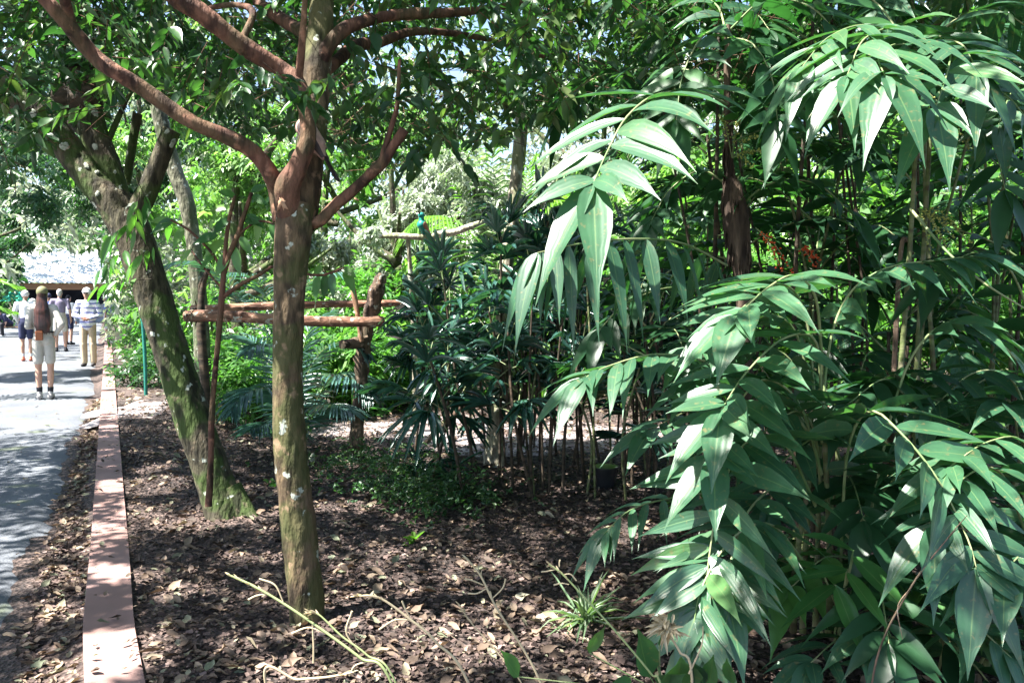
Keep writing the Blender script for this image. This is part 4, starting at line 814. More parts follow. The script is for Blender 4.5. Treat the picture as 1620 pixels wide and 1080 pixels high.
Cc = Clump(G(1260, 980), 'low broadleaf palm with big blue-green drooping fronds reaching left over the bare soil')
for pts, k in [([(1290, 640, 3.1), (1275, 500, 3.1), (1240, 450, 3.0), (1195, 470, 2.9), (1150, 510, 2.8)], dict(n=6, L=.27, wid=.085, droop=.25, hang=.05, fw=.6, val=.55, base=.35)),
               ([(1290, 700, 3.0), (1220, 610, 3.0), (1130, 575, 2.95), (1040, 560, 2.9), (960, 580, 2.85), (925, 598, 2.8)], dict(n=9, L=.26, wid=.066, droop=.45, hang=.5, fw=.35, val=.45, base=.2)),
               ([(1300, 750, 3.0), (1265, 640, 2.9), (1210, 600, 2.8), (1160, 650, 2.7), (1130, 720, 2.6)], dict(n=6, L=.29, wid=.082, droop=.2, hang=.05, val=.4, base=.25)),
               ([(1290, 800, 2.9), (1240, 700, 2.8), (1180, 700, 2.7), (1140, 780, 2.6), (1122, 880, 2.55), (1118, 930, 2.5)], dict(n=7, L=.29, wid=.082, droop=.25, hang=.1, val=.5, base=.2)),
               ([(1280, 830, 3.2), (1180, 780, 3.2), (1080, 785, 3.2), (1000, 805, 3.15), (955, 845, 3.1)], dict(n=8, L=.19, wid=.052, droop=.5, hang=.5, val=.45, base=.25)),
               ([(1300, 700, 3.0), (1310, 560, 3.0), (1340, 470, 3.0), (1400, 425, 2.95), (1480, 412, 2.9), (1540, 405, 2.85)], dict(n=8, L=.24, wid=.07, droop=.6, hang=.4, fw=.4, val=.35, base=.3)),
               ([(1300, 760, 3.1), (1260, 650, 3.1), (1180, 640, 3.2), (1090, 650, 3.2), (1030, 680, 3.1)], dict(n=7, L=.25, wid=.07, droop=.3, hang=.2, val=.3, base=.2)),
               ([(1290, 760, 3.1), (1270, 560, 3.2), (1230, 500, 3.2), (1160, 520, 3.2), (1090, 550, 3.1)], dict(n=7, L=.25, wid=.065, droop=.4, hang=.3, val=.6, base=.3)),
               ([(1280, 900, 2.8), (1220, 830, 2.7), (1160, 850, 2.6), (1110, 930, 2.5), (1095, 1010, 2.45)], dict(n=7, L=.26, wid=.07, droop=.4, hang=.35, val=.7, base=.2))]:
    Cc.frond(pts, **k)
for (x0, x1, yt, d) in [(1270, 1290, 640, 3.1), (1290, 1300, 560, 3.2), (1310, 1305, 700, 3.0), (1255, 1280, 760, 2.95)]:
    Cc.cane([(x0, 1000, d, 0), (x0+3, 900, d, 0), (x1, yt, d, 0)], .014, .009)
Dd = Clump(G(1560, 1000), 'broadleaf palm in the lower right corner with large arching dark blue-green leaflets')
for pts, k in [([(1330, 900, 3.0), (1340, 720, 2.9), (1375, 650, 2.8), (1430, 690, 2.65), (1485, 760, 2.55), (1530, 850, 2.45), (1545, 900, 2.4)], dict(n=7, L=.29, wid=.09, droop=.3, hang=.15, fw=.35, val=.4, base=.25)),
               ([(1360, 900, 3.0), (1420, 620, 3.0), (1480, 520, 2.95), (1545, 515, 2.9), (1600, 560, 2.85), (1660, 640, 2.8)], dict(n=7, L=.27, wid=.075, droop=.4, hang=.25, val=.55, base=.4)),
               ([(1640, 900, 3.0), (1600, 780, 2.8), (1570, 740, 2.7), (1520, 760, 2.6), (1480, 830, 2.5)], dict(n=6, L=.28, wid=.08, droop=.4, val=.3)),
               ([(1620, 1000, 3.0), (1650, 800, 2.9), (1620, 700, 2.8), (1560, 700, 2.7), (1500, 740, 2.6)], dict(n=7, L=.27, wid=.07, droop=.4, val=.5)),
               ([(1620, 1000, 3.0), (1660, 900, 2.8), (1640, 860, 2.6), (1590, 900, 2.45)], dict(n=6, L=.28, wid=.085, droop=.4, val=.4)),
               ([(1550, 1050, 3.0), (1590, 980, 2.9), (1640, 960, 2.7), (1700, 1000, 2.6)], dict(n=6, L=.24, wid=.06, droop=.4, val=.6)),
               ([(1500, 1050, 3.0), (1480, 980, 2.9), (1440, 960, 2.8), (1380, 1000, 2.6)], dict(n=5, L=.24, wid=.07, droop=.4, val=.5))]:
    Dd.frond(pts, **k)
for (x0, x1, yt, d) in [(1560, 1620, 700, 3.1), (1590, 1650, 820, 3.0), (1500, 1480, 650, 3.3)]:
    Dd.cane([(x0, 1060, d, 0), (x0+8, 950, d, 0), (x1, yt, d, 0)], .014, .009)
E = Clump(G(1330, 1040), 'small young palm with plain bright green leaves at the foot of the right thicket')
for (bx, by, tx, ty, L_, w_, v) in [(1320, 925, 1240, 975, .21, .065, .6), (1322, 925, 1368, 1030, .24, .075, .7), (1340, 905, 1408, 990, .22, .06, .8), (1350, 880, 1440, 960, .25, .09, .4), (1340, 900, 1240, 905, .23, .06, .4), (1300, 900, 1245, 880, .2, .05, .5), (1350, 870, 1270, 830, .22, .06, .3), (1420, 1010, 1420, 1075, .16, .09, .4)]:
    a = P(bx, by, 2.65); b_ = P(tx, ty, 2.5); g = Geo(); leaves(g, T_BROAD, a, (b_-a)[None], [(R.randn()*.3, -.5, 1)], np.linalg.norm(b_-a)*1.05, w_, .1, v); tube(g, [P(1325, 1060, 2.75), P(1328, 980, 2.75), a], [.005, .004, .003], 6, 10, 1); g.build('leaf', [M['ladylit'], M['rachis']], E.o)

# crowded interior clumps
INT = [('dense broadleaf palm clump just behind the fibrous trunk', [(1110, 690, 4.6), (1150, 670, 5.0), (1210, 690, 4.7), (1060, 660, 5.3)], [3.3, 2.6, 2.1, 1.5]),
       ('dim broadleaf palm clump at the centre of the right thicket', [(1270, 700, 4.5), (1330, 690, 4.6), (1300, 670, 5.2), (1370, 700, 4.4)], [3.2, 1.9, 2.8, 1.4]),
       ('broadleaf palm clump behind the tall crown at the upper right', [(1500, 700, 4.4), (1560, 680, 4.6), (1470, 670, 5.0), (1600, 700, 4.3)], [3.4, 2.5, 1.7, 1.3]),
       ('broadleaf palm clump cut off by the right edge of the picture', [(1680, 760, 3.9), (1740, 720, 4.2), (1650, 700, 4.6)], [2.9, 2.1, 3.4]),
       ('back row palm clump seen through the gaps above the orange berries', [(1180, 630, 6.6), (1260, 630, 6.9), (1330, 640, 6.4), (1220, 620, 7.2)], [4.2, 3.3, 2.3, 1.5]),
       ('back row palm clump topping out above the picture at far right', [(1430, 630, 6.5), (1520, 640, 6.2), (1600, 640, 6.4), (1700, 640, 6.0)], [4.4, 3.6, 2.6, 1.7]),
       ('broadleaf palm clump between the fan palms and the right thicket', [(1080, 640, 6.3), (1120, 640, 6.0)], [2.0, 1.5]),
       ('low broadleaf palm clump filling the dark ground right of the young palm', [(1420, 900, 3.3), (1500, 900, 3.4), (1600, 900, 3.4), (1350, 820, 3.5)], [.7, .9, .8, 1.0])]
for li, (lab, ps, hs) in enumerate(INT):
    K_ = Clump(G(ps[0][0], 760)*0+np.array([*P(ps[0][0], 700, ps[0][2])[:2], .09]), lab)
    for (a, b, d), h in zip(ps, hs):
        x, y = P(a, 500, d)[:2]; bz_ = np.array([x, y, .06]); top = np.array([x+R.uniform(-.2, .2), y+R.uniform(-.15, .15), h])
        K_.cane([tuple(bz_), tuple((bz_+top)/2+R.randn(3)*.05), tuple(top)], .016, .009, ['cane', 'darkcane'][R.randint(2)])
        K_.crown(top, 6, .85, .27, .068, 'palmdark' if R.rand() < .7 else 'palm', 6)
        if h > 2.5: K_.crown(top-np.array([0, 0, 1.0]), 2, .7, .24, .06, 'palmdark', 6)
    for k in range(5 if li < 7 else 0):
        a, b, d = ps[R.randint(len(ps))]; x, y = P(a+R.uniform(-60, 60), 500, d+R.uniform(-.3, .5))[:2]; h = R.uniform(2, 3.8)
        K_.cane([(x, y, .05), (x+R.uniform(-.1, .1), y, h/2), (x+R.uniform(-.3, .3), y, h)], .010, .007, ['cane', 'darkcane', 'darkcane'][R.randint(3)])

# extra fronds low in the right-hand corner
for pts, k in [([(1300, 1000, 3.3), (1260, 900, 3.2), (1200, 890, 3.0), (1150, 950, 2.9)], dict(n=6, L=.24, wid=.07, val=.3)),
               ([(1400, 1000, 3.2), (1420, 880, 3.1), (1470, 850, 3.0), (1530, 900, 2.9)], dict(n=6, L=.26, wid=.075, val=.4)),
               ([(1500, 1060, 3.1), (1540, 960, 3.0), (1590, 930, 2.8), (1640, 980, 2.7)], dict(n=6, L=.26, wid=.075, val=.2)),
               ([(1480, 1080, 3.0), (1500, 1010, 2.8), (1540, 990, 2.6), (1600, 1040, 2.5)], dict(n=6, L=.24, wid=.07, val=.5)),
               ([(1400, 1080, 3.0), (1380, 1020, 2.9), (1330, 1010, 2.7), (1280, 1050, 2.6)], dict(n=5, L=.22, wid=.065, val=.3)),
               ([(1640, 700, 3.4), (1600, 600, 3.3), (1540, 590, 3.2), (1480, 640, 3.1)], dict(n=6, L=.26, wid=.07, val=.3)),
               ([(1650, 560, 3.6), (1600, 430, 3.5), (1540, 400, 3.4), (1480, 440, 3.3)], dict(n=6, L=.26, wid=.07, mat='palmdark')),
               ([(1450, 760, 3.3), (1440, 640, 3.2), (1400, 600, 3.1), (1340, 640, 3.0)], dict(n=6, L=.26, wid=.07, mat='palmdark'))]:
    Dd.frond(pts, **k)
for pts, k in [([(1290, 820, 3.0), (1240, 770, 2.9), (1190, 800, 2.75), (1160, 870, 2.6), (1150, 940, 2.5)], dict(n=7, L=.26, wid=.07, val=.6, droop=.3, hang=.15)),
               ([(1300, 800, 3.1), (1290, 690, 3.0), (1260, 650, 2.9), (1200, 690, 2.8)], dict(n=6, L=.25, wid=.07, val=.35, droop=.3, hang=.15)),
               ([(1300, 850, 3.2), (1330, 740, 3.1), (1300, 690, 3.0), (1240, 730, 2.9), (1215, 800, 2.8)], dict(n=6, L=.25, wid=.07, val=.25, droop=.3, hang=.15)),
               ([(1290, 640, 3.2), (1240, 560, 3.2), (1170, 560, 3.2), (1100, 600, 3.1)], dict(n=7, L=.25, wid=.065, val=.5, droop=.3, hang=.15))]:
    Cc.frond(pts, **k)
for pts, k in [([(1460, 130, 3.5), (1430, 50, 3.3), (1370, 60, 3.0), (1340, 120, 2.85)], dict(n=6, L=.28, wid=.08, droop=.5, val=.6)),
               ([(1460, 130, 3.5), (1500, 80, 3.2), (1500, 110, 2.95), (1480, 170, 2.8)], dict(n=5, L=.28, wid=.085, droop=.6, val=.5)),
               ([(1460, 200, 3.7), (1520, 180, 3.6), (1570, 230, 3.5), (1590, 300, 3.4)], dict(n=6, L=.27, wid=.07, mat='palmdark'))]:
    B.frond(pts, **k)

Cc.frond([(1300, 560, 3.0), (1290, 470, 2.85), (1258, 436, 2.65), (1215, 455, 2.5), (1168, 498, 2.42)], n=4, L=.27, wid=.088, droop=.3, hang=.1, fw=.5, val=.6, base=.5)
Cc.frond([(1300, 640, 3.0), (1290, 540, 2.9), (1240, 535, 2.75), (1180, 590, 2.6), (1140, 650, 2.5)], n=5, L=.27, wid=.085, droop=.3, hang=.1, fw=.5, val=.5, base=.35)

for pts, k in [([(1150, 40, 3.9), (1110, 60, 3.8), (1080, 120, 3.7), (1070, 190, 3.6)], dict(n=6, L=.24, wid=.075, mat='palmdark')),
               ([(1150, 60, 3.9), (1190, 70, 3.7), (1220, 120, 3.6), (1230, 190, 3.5)], dict(n=6, L=.25, wid=.075, mat='palmdark')),
               ([(1165, 330, 4.0), (1220, 290, 3.9), (1290, 290, 3.8), (1350, 340, 3.7)], dict(n=6, L=.25, wid=.07, mat='palmdark'))]:
    A.frond(pts, **k)
for pts, k in [([(1400, 960, 3.1), (1370, 900, 3.0), (1310, 880, 2.9), (1250, 930, 2.8)], dict(n=5, L=.24, wid=.08, mat='under')),
               ([(1430, 980, 3.1), (1450, 930, 3.0), (1500, 930, 2.9), (1550, 980, 2.8)], dict(n=5, L=.24, wid=.08, mat='palm', val=.95))]:
    Dd.frond(pts, **k)
# ---------------------------------------------------------------- background trees, shrubs and undergrowth
clrB = [(35, 395, 168, 640, 0, 66), (-50, 440, 60, 640, 0, 40)]
def fB(p): return clear_zone(p, clrB)
def bg_tree(name, base, h, rx, rz, label, mat, n, L, W, trunk=True, cz=None, group='trees behind the fan palms', per=9, tm='mossbark', k=None, T=T_FAR2):
    o = thing(name, base, label, 'tree', group); cz = cz or h*.72
    top = base+np.array([R.uniform(-.4, .4), 0, h*.85])
    if trunk:
        g = Geo(); tube(g, [base-[0, 0, .1], (base+top)/2+R.randn(3)*.2, top], [.11, .08, .04], 10, 20, rough=.08)
        g.build('trunk', M[tm], o)
        g = Geo()
        for q in range(6):
            a = R.rand()*6.28; s = base+(top-base)*R.uniform(.3, .8); e = s+np.array([math.cos(a)*rx*.7, math.sin(a)*rx*.5, R.uniform(.5, 1.6)])
            tube(g, [s, (s+e)/2+[0, 0, -.1], e], [.07, .05, .02], 7, 10, rough=.08)
        g.build('limbs', M[tm], o)
    k = k or int(14+rx*rx*2); a = R.randn(k, 3); a = nrm(a)*(R.rand(k, 1)**.45); cc = base+np.array([0, 0, cz])+a*np.array([rx, rx*.7, rz])
    C = cc[R.randint(0, k, n)]+nrm(R.randn(n, 3))*(R.rand(n, 1)**.5)*np.array([.55, .55, .42])*max(.5, rx*.28)
    C = C[C[:, 2] > .1]
    g = Geo(); twigs(g, C, L*3.2, T, L, W, per, .35, .2, 0, gaps=True, filt=fB); g.build('crown', [M[mat]], o)
    return o
def at(px, d): p = P(px, 500, d); return np.array([p[0], p[1], .09])
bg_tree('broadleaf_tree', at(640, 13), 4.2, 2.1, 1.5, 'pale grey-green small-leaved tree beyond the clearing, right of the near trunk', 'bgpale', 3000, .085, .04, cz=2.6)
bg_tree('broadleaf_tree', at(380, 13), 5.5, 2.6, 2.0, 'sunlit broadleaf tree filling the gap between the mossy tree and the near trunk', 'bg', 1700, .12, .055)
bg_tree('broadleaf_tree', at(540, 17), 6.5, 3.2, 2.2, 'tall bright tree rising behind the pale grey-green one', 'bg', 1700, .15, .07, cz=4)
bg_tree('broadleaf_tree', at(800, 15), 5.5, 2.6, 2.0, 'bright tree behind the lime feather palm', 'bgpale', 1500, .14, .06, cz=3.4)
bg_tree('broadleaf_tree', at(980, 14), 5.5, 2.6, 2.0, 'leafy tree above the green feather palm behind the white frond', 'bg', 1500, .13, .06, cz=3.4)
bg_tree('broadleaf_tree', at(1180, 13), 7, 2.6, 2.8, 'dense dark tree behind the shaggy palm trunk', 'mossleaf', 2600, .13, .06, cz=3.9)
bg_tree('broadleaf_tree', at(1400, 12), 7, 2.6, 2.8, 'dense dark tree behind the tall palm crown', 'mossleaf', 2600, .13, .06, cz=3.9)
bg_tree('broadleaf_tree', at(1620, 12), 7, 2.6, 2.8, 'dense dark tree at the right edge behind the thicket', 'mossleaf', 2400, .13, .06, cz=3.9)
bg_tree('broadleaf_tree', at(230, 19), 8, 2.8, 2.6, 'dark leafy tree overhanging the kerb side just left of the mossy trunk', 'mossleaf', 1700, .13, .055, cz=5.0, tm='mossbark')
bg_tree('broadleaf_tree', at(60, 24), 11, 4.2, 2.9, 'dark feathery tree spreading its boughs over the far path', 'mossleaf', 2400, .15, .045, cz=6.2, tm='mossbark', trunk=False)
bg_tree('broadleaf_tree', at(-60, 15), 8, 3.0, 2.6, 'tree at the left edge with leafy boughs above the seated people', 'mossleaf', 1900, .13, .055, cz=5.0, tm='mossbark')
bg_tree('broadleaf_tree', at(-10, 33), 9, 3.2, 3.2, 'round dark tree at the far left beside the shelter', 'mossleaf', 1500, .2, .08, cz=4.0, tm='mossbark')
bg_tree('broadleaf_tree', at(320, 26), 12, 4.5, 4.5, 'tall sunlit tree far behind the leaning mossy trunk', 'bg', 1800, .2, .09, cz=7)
def shrub(px, d, rx, rz, label, mat, n, L, W, cz=None, name='shrub', group='shrubs bordering the clearing', T=T_FAR2, y0=None):
    o = thing(name, at(px, d), label, 'shrub', group); b = at(px, d); k = 10
    a = nrm(R.randn(k, 3))*(R.rand(k, 1)**.5); cc = b+np.array([0, 0, cz or rz])+a*np.array([rx, rx*.6, rz*.8])
    C = cc[R.randint(0, k, n)]+R.randn(n, 3)*.22*np.array([1, 1, .8])*rx**.5; C = C[C[:, 2] > .12]
    g = Geo(); twigs(g, C, L*2.6, T, L, W, 8, .4, .25, 0, gaps=False, filt=fB, down=.0); g.build('foliage', [M[mat]], o)
    g = Geo()
    for q in range(7):
        e = cc[R.randint(k)]; tube(g, [b+R.randn(3)*[.1, .1, 0], (b+e)/2+R.randn(3)*.05, e], [.012, .01, .005], 5, 8)
    g.build('stems', M['darkcane'], o); return o
for a in [(238, 17, .8, .85, 'light green lacy shrub beside the far end of the kerb', 'under', 700, .09, .04), (222, 24, .9, 1.3, 'pale shrub at the vanishing end of the kerb', 'bg', 500, .11, .05), (225, 13.2, .5, .35, 'low dark weed patch against the kerb behind the green stake', 'mossleaf', 200, .08, .035),
          (395, 10.2, .9, .65, 'glossy shrub below the left part of the log rails', 'under', 500, .13, .045), (400, 9.0, .45, .45, 'small bright-leaved shrub between the thin post and the near trunk', 'under', 220, .12, .04),
          (555, 10.5, .8, .6, 'dense shrub behind the blue-green feather palm', 'under', 480, .13, .045), (640, 11, .9, .55, 'sunlit shrub at the back of the clearing right of the weathered post', 'under', 480, .13, .045),
          (560, 12.5, 1.5, 1.1, 'tall bright shrub above the log rails', 'under', 850, .14, .05), (720, 12, 1.3, 1.0, 'bright shrub behind the perch branch', 'under', 750, .14, .05), (860, 12.5, 1.5, 1.2, 'bright shrub behind the centre fan palms', 'bg', 800, .14, .05),
          (1000, 10.5, 1.2, 1.0, 'mid green shrub behind the right fan palms', 'under', 650, .13, .05), (1160, 9.5, 1.2, 1.1, 'shrub glowing through the canes under the orange berries', 'under', 650, .13, .05), (1330, 9.2, 1.3, 1.2, 'shrub glowing through the canes in the middle of the thicket', 'under', 650, .13, .05),
          (1500, 9, 1.3, 1.2, 'shrub glowing through the canes toward the right edge', 'under', 650, .13, .05), (1680, 9, 1.3, 1.3, 'rightmost shrub behind the palm thicket', 'under', 550, .13, .05), (300, 15, 1.1, .8, 'leafy shrub behind the slim pale tree', 'under', 550, .12, .045),
          (1120, 11.5, 1.2, 2.2, 'tall shrub behind the shaggy palm trunk', 'bg', 800, .13, .06), (1290, 11, 1.2, 2.2, 'tall shrub backing the middle of the palm thicket', 'bg', 800, .13, .06), (1470, 10.8, 1.2, 2.2, 'tall shrub backing the upper right palm crown', 'bg', 800, .13, .06)]:
    shrub(*a)
# strappy clumps (ginger-like) in the shade behind the rails
def strap_plant(base, n, L, wid, label, mat, name='strap_leaf_plant', group='strap-leaved plants at the back of the bed', h=.5, cat='plant', T=T_STRAP, spread=.22):
    o = thing(name, base, label, cat, group); g = Geo()
    for k in range(n):
        a = R.rand()*6.28; b = base+np.array([R.randn()*spread, R.randn()*spread, R.rand()*h]); e = R.uniform(.3, 1.2)
        leaves(g, T, b, [(math.cos(a)*math.cos(e), math.sin(a)*math.cos(e), math.sin(e))], [(0, 0, 1)], L*R.uniform(.6, 1.2), wid*R.uniform(.8, 1.2), R.uniform(.2, .7))
    g.build('foliage', [M[mat]], o)
    g = Geo()
    for k in range(max(4, n//8)):
        b = base+np.array([R.randn()*spread, R.randn()*spread, -.03]); tube(g, [b, b+[0, 0, h*R.uniform(.5, 1)]], [.006, .004], 5, 2)
    g.build('stems', M['cane'], o); return o
for (px, py, lab) in [(360, 665, 'strap-leaved plant at the left foot of the blue-green feather palm'), (410, 650, 'strap-leaved plant just left of the near trunk'), (520, 655, 'strap-leaved plant between near trunk and weathered post'), (545, 645, 'strap-leaved plant touching the weathered post'),
                      (610, 640, 'strap-leaved plant right behind the weathered post'), (650, 632, 'strap-leaved plant at the back edge of the sunny clearing'), (720, 630, 'strap-leaved plant behind the fallen branch'), (880, 640, 'strap-leaved plant behind the fan palm canes'), (490, 640, 'strap-leaved plant peeping right of the near trunk')]:
    strap_plant(G(px, py), 70, .36, .045, lab, 'under', h=.55)
# low small-leaved ground cover
def cover(name, cx, cy, rx, ry, n, L, W, mat, h=.16):
    c = G(cx, cy); C = c+np.column_stack([R.randn(n)*rx, R.randn(n)*ry, np.abs(R.randn(n))*h+.03])
    g = Geo(); twigs(g, C, .09, T_LEAF, L, W, 7, .5, .1, 0, gaps=False, down=-.2); return struct(g.build(name, [M[mat]]), 'stuff')
cover('ground_cover', 640, 780, .26, .26, 300, .030, .017, 'canopy', .10)
cover('ground_cover', 575, 740, .3, .3, 240, .030, .017, 'canopy', .08)
cover('ground_cover', 700, 800, .25, .25, 260, .035, .018, 'canopy', .11)
for (px, py, lab, n, L, h, mt) in [(655, 862, 'small bright green sprout among the dead leaves before the fan palms', 7, .13, .02, 'lime'), (430, 770, 'tiny weed behind the near trunk at left', 12, .1, .03, 'under'), (720, 770, 'shaded strap-leaved seedling under the fan palms', 26, .28, .25, 'lady'), (660, 760, 'dark strap-leaved seedling beside the ground cover', 24, .26, .2, 'lady')]:
    strap_plant(G(px, py), n, L, .025, lab, mt, 'sprout', 'sprouts on the leaf litter', h=h, spread=.03)
sp = thing('spider_plant', G(925, 985), 'striped grassy spider plant with arching pale edged blades in the front mulch', 'plant')
g = Geo(); q = G(925, 985)
for k in range(58):
    a = R.rand()*6.28; e = R.uniform(.35, 1.35); leaves(g, T_NARROW, q+R.randn(3)*[.018, .018, .0], [(math.cos(a)*math.cos(e), math.sin(a)*math.cos(e), math.sin(e))], [(0, 0, 1)], R.uniform(.18, .38), .014, R.uniform(.2, .8))
g.build('blades', [M['spider']], sp)
# grass stalks close to the camera
def stalk(pts, side, label, mat='greenstalk', r=.0036, group='grass stalks in the foreground'):
    b = P(*pts[-1]); base = np.array([b[0]+.15, b[1]+.05, .06])
    o = thing('grass_stalk', base, label, 'grass', group); g = Geo(); w = [P(*p) for p in pts]+[base]
    s = spline(w, 60); tube(g, s[::2], np.linspace(r*.75, r*1.1, len(s[::2])), 7, 60); g.build('stem', [M[mat]], o)
    g = Geo()
    for (a, e, m) in side:
        A_, E_, M_ = P(*a), P(*e), P(*m); s2 = spline([A_, M_, E_], 12); tube(g, s2, np.linspace(r*.5, r*.75, 12), 6, 12)
    if side: g.build('spikelet', [M['straw']], o)
    # bead-like seeds on the last stretch
    g = Geo()
    for i in range(1, 14):
        leaves(g, T_NARROW, s[i][None], (s[i-1]-s[i])[None]+R.randn(1, 3)*.3*np.linalg.norm(s[i]-s[i-1]), [(R.randn(), R.randn(), 1)], .018, .005, 0)
    g.build('seeds', [M['straw']], o)
    return o
d_ = 2.0
stalk([(360, 908, d_), (400, 926, d_), (450, 955, d_), (520, 1003, d_), (570, 1040, d_), (622, 1085, d_)], [((448, 951, d_), (410, 915, d_), (435, 925, d_)), ((425, 938, d_), (393, 948, d_), (405, 942, d_)), ((512, 1000, d_), (462, 1001, d_), (488, 992, d_)), ((494, 985, d_), (496, 1048, d_), (496, 1018, d_)), ((568, 1030, d_), (557, 966, d_), (548, 1000, d_)), ((585, 1045, d_), (553, 1068, d_), (562, 1052, d_))],
      'long pale seeding grass stalk leaning left across the near trunk base')
stalk([(488, 968, d_), (505, 972, d_), (540, 1005, d_), (580, 1035, d_), (630, 1088, d_)], [], 'shorter twin grass stalk beside the long pale one', r=.0026)
stalk([(560, 942, d_), (600, 945, d_), (650, 980, d_), (690, 1015, d_), (745, 1090, d_)], [((650, 980, d_), (600, 995, d_), (625, 980, d_)), ((648, 976, d_), (636, 950, d_), (640, 960, d_))], 'arched tan dry grass stalk left of the spider plant', 'straw')
stalk([(735, 880, 2.3), (760, 910, 2.3), (785, 960, 2.3), (830, 1030, 2.3), (860, 1090, 2.3)], [((765, 925, 2.3), (735, 915, 2.3), (748, 918, 2.3)), ((780, 945, 2.3), (800, 915, 2.3), (795, 930, 2.3)), ((770, 930, 2.3), (740, 938, 2.3), (755, 938, 2.3)), ((790, 970, 2.3), (775, 935, 2.3), (780, 950, 2.3))], 'feathery tan seed head rising beside the spider plant', 'straw')
stalk([(725, 955, 2.3), (750, 990, 2.3), (790, 1035, 2.3), (830, 1090, 2.3)], [], 'thin dull grass stalk under the feathery seed head', 'straw', .0022)
stalk([(868, 892, 2.1), (890, 908, 2.1), (930, 950, 2.1), (980, 1005, 2.1), (1030, 1065, 2.1), (1050, 1095, 2.1)], [((880, 900, 2.1), (856, 904, 2.1), (866, 903, 2.1)), ((893, 908, 2.1), (912, 918, 2.1), (903, 908, 2.1)), ((900, 924, 2.1), (876, 925, 2.1), (888, 922, 2.1)), ((885, 896, 2.1), (886, 885, 2.1), (885, 890, 2.1))], 'bright green seeding grass stalk right of the spider plant', r=.003)
stalk([(560, 1062, 2.0), (520, 1070, 2.0), (470, 1074, 2.0), (420, 1078, 2.0)], [], 'pale grass stalk lying along the bottom edge', 'straw')
# broad leaved weed at the bottom edge
wd = thing('broadleaf_weed', np.array([*P(1040, 1100, 2.2)[:2], .09]), 'leafy weed with rounded green leaves at the bottom edge below the low palm', 'weed')
g = Geo(); q = P(1045, 1095, 2.2); tube(g, [wd.location, q, P(1040, 1050, 2.2)], [.006, .005, .003], 7, 12); g.build('stem', M['rachis'], wd)
for (a, b, c_x, c_y, wdt) in [(1028, 1070, 1012, 990, .075), (1043, 1020, 1058, 985, .03), (1075, 1090, 1078, 1035, .12), (1040, 1080, 1080, 1060, .06), (932, 1032, 955, 985, .035), (1110, 1085, 1098, 1040, .05), (1120, 1090, 1128, 1030, .05), (820, 1070, 795, 1022, .045), (1000, 1085, 965, 1075, .05), (1158, 1080, 1150, 1035, .04)]:
    A_, B_ = P(a, b, 2.2), P(c_x, c_y, 2.1); g = Geo(); leaves(g, T_LEAF, A_, (B_-A_)[None], [(R.randn()*.3, -1, .5)], np.linalg.norm(B_-A_)*1.1, wdt, .1, R.rand()); tube(g, [q, (q+A_)/2, A_], [.002]*3, 5, 8, 1); g.build('leaf', [M['palm'], M['rachis']], wd)
df = thing('dry_flowerhead', np.array([*P(1090, 1100, 2.0)[:2], .09]), 'withered brown flower head on a bent stalk at the bottom beside the weed', 'flower')
g = Geo(); q = P(1055, 990, 2.0); tube(g, [df.location, P(1095, 1080, 2.0), P(1075, 1030, 2.0), P(1060, 1005, 2.0), q], [.004, .0035, .003, .003, .003], 6, 24); g.build('stem', M['straw'], df); g = Geo(); tube(g, [P(1090, 1065, 2.0), P(1110, 1020, 2.0), P(1112, 990, 2.0)], [.003, .002, .0015], 5, 9); g.build('side_stem', M['straw'], df)
g = Geo()
for k in range(60):
    d = nrm(R.randn(3)*[1, 1, 1]-[.5, 0, -.1]); leaves(g, T_NARROW, q+R.randn(3)*.008, d[None], [(0, -1, .3)], R.uniform(.025, .06), .009, .3)
g.build('petals', [M['straw']], df)
wdl = [(1260, 1080, 1225, 905)]
bb = thing('bare_twig', np.array([*P(1370, 1100, 2.4)[:2], .09]), 'thin grey arching bare twig crossing in front of the lower right leaflets', 'twig')
g = Geo(); tube(g, [bb.location, P(1385, 1050, 2.4), P(1440, 930, 2.35), P(1500, 850, 2.35), P(1530, 815, 2.35)], [.004, .0035, .003, .002, .0012], 6, 36); g.build('stem', M['deadwood'], bb)
g = Geo(); tube(g, [P(1440, 930, 2.35), P(1420, 960, 2.3), P(1428, 1010, 2.3)], [.002, .0015, .001], 5, 10); g.build('offshoot', M['deadwood'], bb); g = Geo(); tube(g, [P(1500, 850, 2.35), P(1520, 835, 2.3), P(1545, 850, 2.3)], [.0015, .001, .0008], 5, 10); g.build('offshoot', M['deadwood'], bb)

# far wood and the foliage behind the shelter
def wood(name, x0, x1, y0, y1, z0, z1, n, L, W, mat, k):
    cc = inbox(k, (x0, y0, z0), (x1, y1, z1)); C = cc[R.randint(0, k, n)]+R.randn(n, 3)*[1.1, .8, .8]; C = C[C[:, 2] > 0.1]
    g = Geo(); twigs(g, C, L*2.5, T_FAR, L, W, 8, .4, .2, 0, gaps=False, filt=fB); return struct(g.build(name, [M[mat]]), 'stuff')
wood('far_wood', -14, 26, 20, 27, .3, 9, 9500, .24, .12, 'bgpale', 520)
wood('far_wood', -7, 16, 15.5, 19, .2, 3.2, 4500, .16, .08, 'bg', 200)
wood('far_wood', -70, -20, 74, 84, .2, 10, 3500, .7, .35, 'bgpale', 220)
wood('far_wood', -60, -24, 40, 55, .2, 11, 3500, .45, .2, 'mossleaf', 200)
wood('far_wood', 3.5, 18, 8.5, 12,   .2, 3.4, 3000, .14, .07, 'under', 200)
